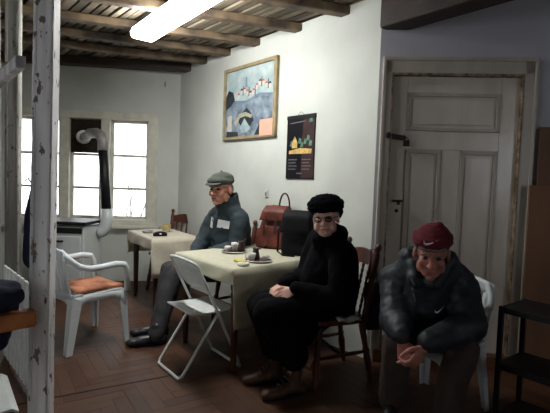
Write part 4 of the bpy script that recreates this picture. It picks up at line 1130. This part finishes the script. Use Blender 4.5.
def pot(label, p, rz, h=0.075):
    t = thing('coffee_pot', label, 'pot', p, rz)
    mb = MB(); mb.lathe([(0, 0), (.028, 0), (.032, h * .2), (.026, h * .6), (.021, h * .78), (.027, h), (.024, h), (.018, h * .78), (0, h * .6)], n=18, cap=False); mb.build('pot_body', 'pot', t, smooth=True)
    mb = MB(); mb.tube([(.024, 0, h * .85), (.07, 0, h * .95), (.12, 0, h * 1.12)], 0.005, 6); mb.build('handle', 'pot', t, smooth=True)
    return t
tray('round dark tray with white rim nearer the flat-cap man', on1(0.57, 0.42)); tray('round dark tray with white rim nearest the white folding chair', on1(0.14, 0.34))
D_ = 0.006
cup('white coffee cup at left of the farther tray', on1(0.60, 0.375, D_), 0.028, 0.045, 2.5)
cup('tall white cup at centre of the farther tray', on1(0.60, 0.44, D_), 0.026, 0.07, 2.0)
pot('dark long-handled coffee pot on the farther tray', on1(0.545, 0.475, D_), R(75), 0.085)
cup('small white cup at right edge of the farther tray', on1(0.60, 0.50, D_), 0.024, 0.06, 1.0)
cup('white coffee cup on left of the nearer tray beside dark pot', on1(0.165, 0.29, D_), 0.032, 0.055, 3.0)
pot('dark long-handled coffee pot standing on the nearer tray', on1(0.20, 0.36, D_), R(50), 0.085)
cup('low white cup on right of the nearer tray', on1(0.11, 0.385, D_), 0.027, 0.04, 0.4)
ash = thing('glass_ashtray', 'small pale glass ashtray near the front corner of cream cloth', 'ashtray', on1(0.075, 0.14))
mb = MB(); mb.lathe([(0, 0.004), (.034, .004), (.042, .02), (.048, .02), (.042, 0), (0, 0)], n=20, cap=False); mb.build('dish', 'china', ash, smooth=True)
mb = MB(); mb.tube([(-.02, 0, .012), (.03, .015, .024)], .004, 6); mb.build('cigarette_end', 'yellow', ash)
mb = MB(); mb.box((0, 0, 0.009), (0.055, 0.085, 0.018)); o = mb.build('small_packet', 'yellow', bevel=0.003); o.location = on1(0.185, 0.185); o.rotation_euler = (0, 0, 0.5)
tag(o, 'small yellow packet on the cream cloth beside the trays', 'packet')

# leather rucksack, standing on the table against the wall
bf = V((-0.42, -0.9, 0)).normalized(); bx_ = V((-bf.y, bf.x, 0))
bk = thing('leather_rucksack', 'red-brown leather rucksack standing on cream table against the wall', 'bag', on1(0.59, 0.885))
bb = on1(0.59, 0.885)
def bagshape(mb, b, f, x, h, w0, w1, d0, d1, lean=0.0, n=10, puff=0.35, shear=0.0):
    """soft upright bag: rounded rectangle sections that shrink and bulge towards the top"""
    secs = []
    for i in range(n + 1):
        t = i / n; w = w0 + (w1 - w0) * t; d = d0 + (d1 - d0) * t
        bul = 1 + 0.10 * puff * math.sin(math.pi * t) * 2
        if i == 0: bul *= 0.94
        if i == n: w *= .88; d *= .75
        c = b + UP * (h * t) - f * (lean * t) + x * (shear * t)
        ring = []
        for k in range(20):
            q = 2 * math.pi * k / 20; cx_, cy_ = math.cos(q), math.sin(q)
            px = math.copysign(abs(cx_) ** .45, cx_) * w / 2 * bul; py = math.copysign(abs(cy_) ** .6, cy_) * d / 2 * bul
            ring.append(c + x * px + f * py)
        secs.append(ring)
    vs = [v for r in secs for v in r]; m = 20
    fs = [(i * m + k, i * m + (k + 1) % m, (i + 1) * m + (k + 1) % m, (i + 1) * m + k) for i in range(n) for k in range(m)]
    fs += [tuple(range(m - 1, -1, -1)), tuple(n * m + k for k in range(m))]
    mb.faces(vs, fs)
mb = MB(bk); bagshape(mb, bb, bf, bx_, 0.385, 0.335, 0.225, 0.17, 0.12, 0.03, shear=0.05); mb.build('bag_body', 'leather', bk, remesh=0.009, relax=3, wrinkle=0.014, wscale=0.06)
mb = MB(bk); bagshape(mb, bb + UP * 0.015 + bf * 0.085, bf, bx_, 0.19, 0.26, 0.22, 0.05, 0.035, 0.012, shear=0.02); pk = mb.build('front_pocket', 'leather', bk, remesh=0.008, relax=3, wrinkle=0.010, wscale=0.05)
mb = MB(bk)
mb.grid(lambda u, v: bb + bx_ * ((u - .5) * (0.215 + 0.05 * v) + .05 - .018 * v) + bf * (-0.02 + 0.075 * min(v * 2, 1) + 0.022 * max(0, v - .3) + 0.012) + UP * (0.385 - 0.16 * max(0, v - 0.2) - 0.004), 10, 10)
fo = mb.build('flap', 'leather', bk, smooth=True, solid=0.006)
for q in (-1, 1):
    mb = MB(bk); mb.bar(bb + bx_ * (q * .05 + .03) + bf * .108 + UP * 0.30, bb + bx_ * (q * .055 + .01) + bf * .118 + UP * 0.13, .018, .006, bf); mb.build('buckle_strap', 'leather_dark', fo)
mb = MB(bk); mb.tube([bb + bx_ * (-.0 + .05 * -math.cos(t)) * 1.0 + bx_ * 0.095 - bf * .03 + UP * (0.375 + .125 * math.sin(t)) for t in [math.pi * i / 12 for i in range(13)]], .008, 8)
mb.build('carry_handle', 'leather_dark', bk, smooth=True)
# black bag between rucksack and woman
gf = V((-0.28, -0.96, 0)).normalized(); gx = V((-gf.y, gf.x, 0))
gb = on1(0.165, 0.80)
g_ = thing('shoulder_bag', 'black bag standing on the table between rucksack and woman', 'bag', gb)
mb = MB(g_); bagshape(mb, gb, gf, gx, 0.36, 0.27, 0.23, 0.13, 0.08, 0.02); mb.build('bag_body', 'black_bag', g_, remesh=0.009, relax=3, wrinkle=0.016, wscale=0.07)
mb = MB(g_); mb.grid(lambda u, v: gb + gx * ((u - .5) * (.225 + .035 * v)) + gf * (.012 + .055 * min(1, v * 3) + .02 * v) + UP * (.372 - .20 * max(0, v - .1)), 8, 8); mb.build('flap', 'black_bag', g_, smooth=True, solid=0.006)
mb = MB(g_); mb.tube([gb - gx * .11 + gf * .02 + UP * .33, gb - gx * .155 + gf * .05 + UP * .2, gb - gx * .15 + gf * .08 + UP * .03, gb - gx * .10 + gf * .10 + UP * .008, gb + gx * .0 + gf * .105 + UP * .008], .008, 6); mb.build('strap', 'black_bag', g_, smooth=True)
# bag hanging from the woman's chair
hb = thing('hanging_bag', 'navy shoulder bag hanging from the woman chair post', 'bag', (0.70, 3.09, 0.35))
q0 = V((0.70, 3.09, 0.355)); hf = V((0.25, -0.97, 0)); hx = V((0.97, 0.25, 0))
mb = MB(hb); bagshape(mb, q0, hf, hx, 0.33, 0.125, 0.105, 0.07, 0.05, 0.0, puff=.2); mb.build('bag_body', 'navy', hb, remesh=0.008, relax=2, wrinkle=0.01)
mb = MB(hb); mb.tube([q0 - hx * .03 + UP * .31, V((0.668, 3.07, 0.80)), V((0.672, 3.075, 0.915)), V((0.70, 3.08, 0.918)), V((0.715, 3.09, 0.80)), q0 + hx * .035 + UP * .31], .007, 6); mb.build('strap', 'navy', hb, smooth=True)

# white cloth showing at the edge of the woman's seat
mb = MB(); cq = V((0.50, 2.965, 0.462))
mb.grid(lambda u, v: cq + V((-0.94, -0.34, 0)) * (0.17 * (u - .5)) + V((0.34, -0.94, 0)) * (0.06 * v) + UP * (0.012 + 0.006 * math.sin(9 * u) - 0.03 * max(0, v - .5)), 10, 6)
tag(mb.build('seat_cloth', 'white_cloth', smooth=True, solid=0.006), 'bit of white cloth showing at the edge of woman wooden seat', 'cloth')
# rear table
ob = thing('spectacle_case', 'small black case on the pale rear cloth', 'case', on2(0.16, 0.14), 0.4)
mb = MB(); mb.box((0, 0, 0.018), (0.14, 0.06, 0.032)); mb.ell((0, 0, 0.028), (0.066, 0.03, 0.022)); mb.build('case_body', 'black_bag', ob, remesh=0.006, relax=3)
mb = MB(); mb.box((0, -0.031, 0.026), (0.02, 0.006, 0.012)); mb.build('clasp', 'white_metal', ob)
bo = thing('sugar_bowl', 'small yellowish bowl on a saucer at rear table', 'bowl', on2(0.52, 0.34))
mb = MB(); mb.lathe([(0, .006), (.03, .006), (.052, .03), (.055, .075), (.050, .078), (.045, .04), (0, .02)], n=20, cap=False); mb.build('bowl_body', 'olive', bo, smooth=True)
mb = MB(); mb.lathe([(0, 0), (.045, 0), (.085, .012), (.08, .014), (.045, .006), (0, .006)], n=24, cap=False); mb.build('saucer', 'china', bo, smooth=True)
ab_ = thing('metal_ashtray', 'flat grey metal ashtray at left of the rear cloth', 'ashtray', on2(0.47, 0.11))
mb = MB(); mb.lathe([(0, .004), (.045, .004), (.055, .022), (.06, .022), (.05, 0), (0, 0)], n=20, cap=False); mb.build('dish', 'grey_metal', ab_, smooth=True)
mb = MB(); mb.tube([(-.055, 0, .024), (.01, .01, .012)], .004, 6); mb.build('cigarette_end', 'china', ab_)

# navy jacket thrown over the wooden bar at the left
jt = thing('navy_jacket', 'navy jacket thrown over the orange-brown wooden bar at left', 'jacket', (-1.4, 2.1, 0.65))
mb = MB(jt)
a, b = V((-1.285, 2.205, 0.745)), V((-1.62, 1.94, 0.735)); bk_ = V((-0.62, 0.78, 0))
mb.chain([(a, .050), (a.lerp(b, .35) + UP * .02, .075), (b, .075)])
mb.chain([(a + bk_ * .05 + UP * .03, .045), (a.lerp(b, .4) + bk_ * .05 + UP * .045, .06)])
mb.chain([(a + bk_ * .085 - UP * .02, .040), (a + bk_ * .09 - UP * .13, .040), (V((-1.395, 2.26, .485)), .045)])
mb.chain([(b + bk_ * .085 - UP * .02, .045), (V((-1.62, 2.08, .47)), .05)]); mb.chain([(V((-1.395, 2.26, .495)), .042), (V((-1.62, 2.08, .48)), .05)]); mb.chain([(a + bk_ * .085 - UP * .08, .038), (b + bk_ * .085 - UP * .08, .045)])
mb.build('jacket_body', 'navy', jt, remesh=0.01, relax=4, wrinkle=0.025, wscale=0.08)
mb = MB(jt); mb.chain([(a.lerp(b, .2) + UP * .07 + bk_ * .02, .035), (a.lerp(b, .5) + UP * .09, .04), (a.lerp(b, .8) + UP * .06 + bk_ * -.02, .04)]); mb.build('sleeve', 'navy', jt, remesh=0.01, relax=4, wrinkle=0.015)

# black shelf unit at the right and boards behind it
sa_ = V((0.78, 0.62, 0)).normalized(); sb_ = V((0.62, -0.78, 0)).normalized()
s0_ = V((1.305, 2.517, 0)); dl, ll = 0.30, 0.52
sh2 = thing('shelf_unit', 'low black metal shelf unit with three shelves at lower right', 'shelf', s0_ + sa_ * dl / 2 + sb_ * ll / 2)
for z in (0.685, 0.36, 0.06):
    mb = MB(sh2); c_ = s0_ + sa_ * dl / 2 + sb_ * ll / 2 + UP * z
    mb.box(c_, (dl, ll, 0.022), Rm=frame(sb_, UP)); 
    for k in (0, 1): mb.bar(s0_ + sa_ * dl * k + UP * (z - .005), s0_ + sa_ * dl * k + sb_ * ll + UP * (z - .005), .012, .036)
    for k in (0, 1): mb.bar(s0_ + sb_ * ll * k + UP * (z - .005), s0_ + sb_ * ll * k + sa_ * dl + UP * (z - .005), .012, .036)
    mb.build('shelf_board', 'black_metal', sh2, bevel=0.003)
for i in (0, 1):
    for j in (0, 1):
        mb = MB(sh2); c_ = s0_ + sa_ * (dl * i) + sb_ * (ll * j); mb.box(c_ + UP * 0.35, (0.026, 0.026, 0.70), Rm=frame(sb_, UP)); mb.build('upright', 'black_metal', sh2, bevel=0.003)
def board(label, s, w, h, t0, m):
    mb = MB(); p = along(K, WD, ND, s + w / 2, t0, 0)
    Rm = Matrix((WD, ND, UP)).transposed() @ Matrix.Rotation(R(1.2), 3, 'X')
    mb.box(p + UP * (h / 2 + .002), (w, 0.016, h), Rm=Rm)
    for k in (0.33, 0.66): mb.box(p + UP * (h / 2) + ND * 0.009 + WD * (w * (k - .5)), (0.006, 0.004, h * 0.98), Rm=Rm)
    tag(mb.build('brown_board', m, bevel=0.002), label, 'board')
board('tall brown board leaning on the wall right of the door', 1.165, 0.75, 1.82, 0.05, 'fibreboard_dark')
board('shorter brown board leaning in front of the taller one', 1.095, 0.8, 1.395, 0.10, 'fibreboard')

# ------------------------------------------------------------------ light
w = bpy.data.worlds.new('sky'); sc.world = w; w.use_nodes = True
bgn = w.node_tree.nodes['Background']; bgn.inputs['Color'].default_value = (0.93, 0.97, 1.0, 1); bgn.inputs['Strength'].default_value = 2.0
pl = bpy.data.lights.new('window_daylight', 'AREA'); pl.shape = 'RECTANGLE'; pl.size = 1.72; pl.size_y = 1.32; pl.cycles.is_portal = True
po = bpy.data.objects.new('window_daylight', pl); COL.objects.link(po)
pc_ = along(C, WB, NB, (WS0 + WS1) / 2, -0.28, (WZ0 + WZ1) / 2); po.location = pc_
po.rotation_euler = NB.to_track_quat('-Z', 'Z').to_euler()

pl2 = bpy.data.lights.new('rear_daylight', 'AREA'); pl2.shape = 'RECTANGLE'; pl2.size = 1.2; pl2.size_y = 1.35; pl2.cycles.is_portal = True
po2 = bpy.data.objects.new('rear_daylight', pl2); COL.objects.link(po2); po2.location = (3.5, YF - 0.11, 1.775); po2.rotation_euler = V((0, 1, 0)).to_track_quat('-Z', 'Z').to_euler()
pl3 = bpy.data.lights.new('added_side_daylight', 'AREA'); pl3.shape = 'RECTANGLE'; pl3.size = 2.4; pl3.size_y = 1.3; pl3.cycles.is_portal = True  # portal for the added window in the left wall
po3 = bpy.data.objects.new('added_side_daylight', pl3); COL.objects.link(po3); po3.location = (XL - 0.11, (LY0 + LY1) / 2, (LZ0 + LZ1) / 2); po3.rotation_euler = V((1, 0, 0)).to_track_quat('-Z', 'Z').to_euler()
# ------------------------------------------------------------------ camera
cam = bpy.data.cameras.new('camera'); co = bpy.data.objects.new('camera', cam); COL.objects.link(co)
P_, R_ = R(3.2), R(2.0)
right = V((math.cos(R_), math.sin(R_) * math.sin(P_), math.sin(R_) * math.cos(P_)))
upv = V((-math.sin(R_), math.cos(R_) * math.sin(P_), math.cos(R_) * math.cos(P_)))
fwd = V((0, math.cos(P_), -math.sin(P_)))
co.matrix_world = Matrix.Translation((0, 0, 1.36)) @ Matrix((right, upv, -fwd)).transposed().to_4x4()
cam.sensor_fit = 'HORIZONTAL'; cam.sensor_width = 36.0; cam.lens = 450.0 / 550.0 * 36.0; cam.clip_start = 0.02
sc.camera = co
sc.view_settings.view_transform = 'Standard'; sc.view_settings.look = 'None'
sc.view_settings.exposure = 1.0; sc.view_settings.gamma = 1.0; sc.view_settings.use_curve_mapping = False
sc.cycles.max_bounces = 10; sc.cycles.diffuse_bounces = 6; sc.cycles.transparent_max_bounces = 16
sc.cycles.use_denoising = True; sc.cycles.sample_clamp_indirect = 8.0
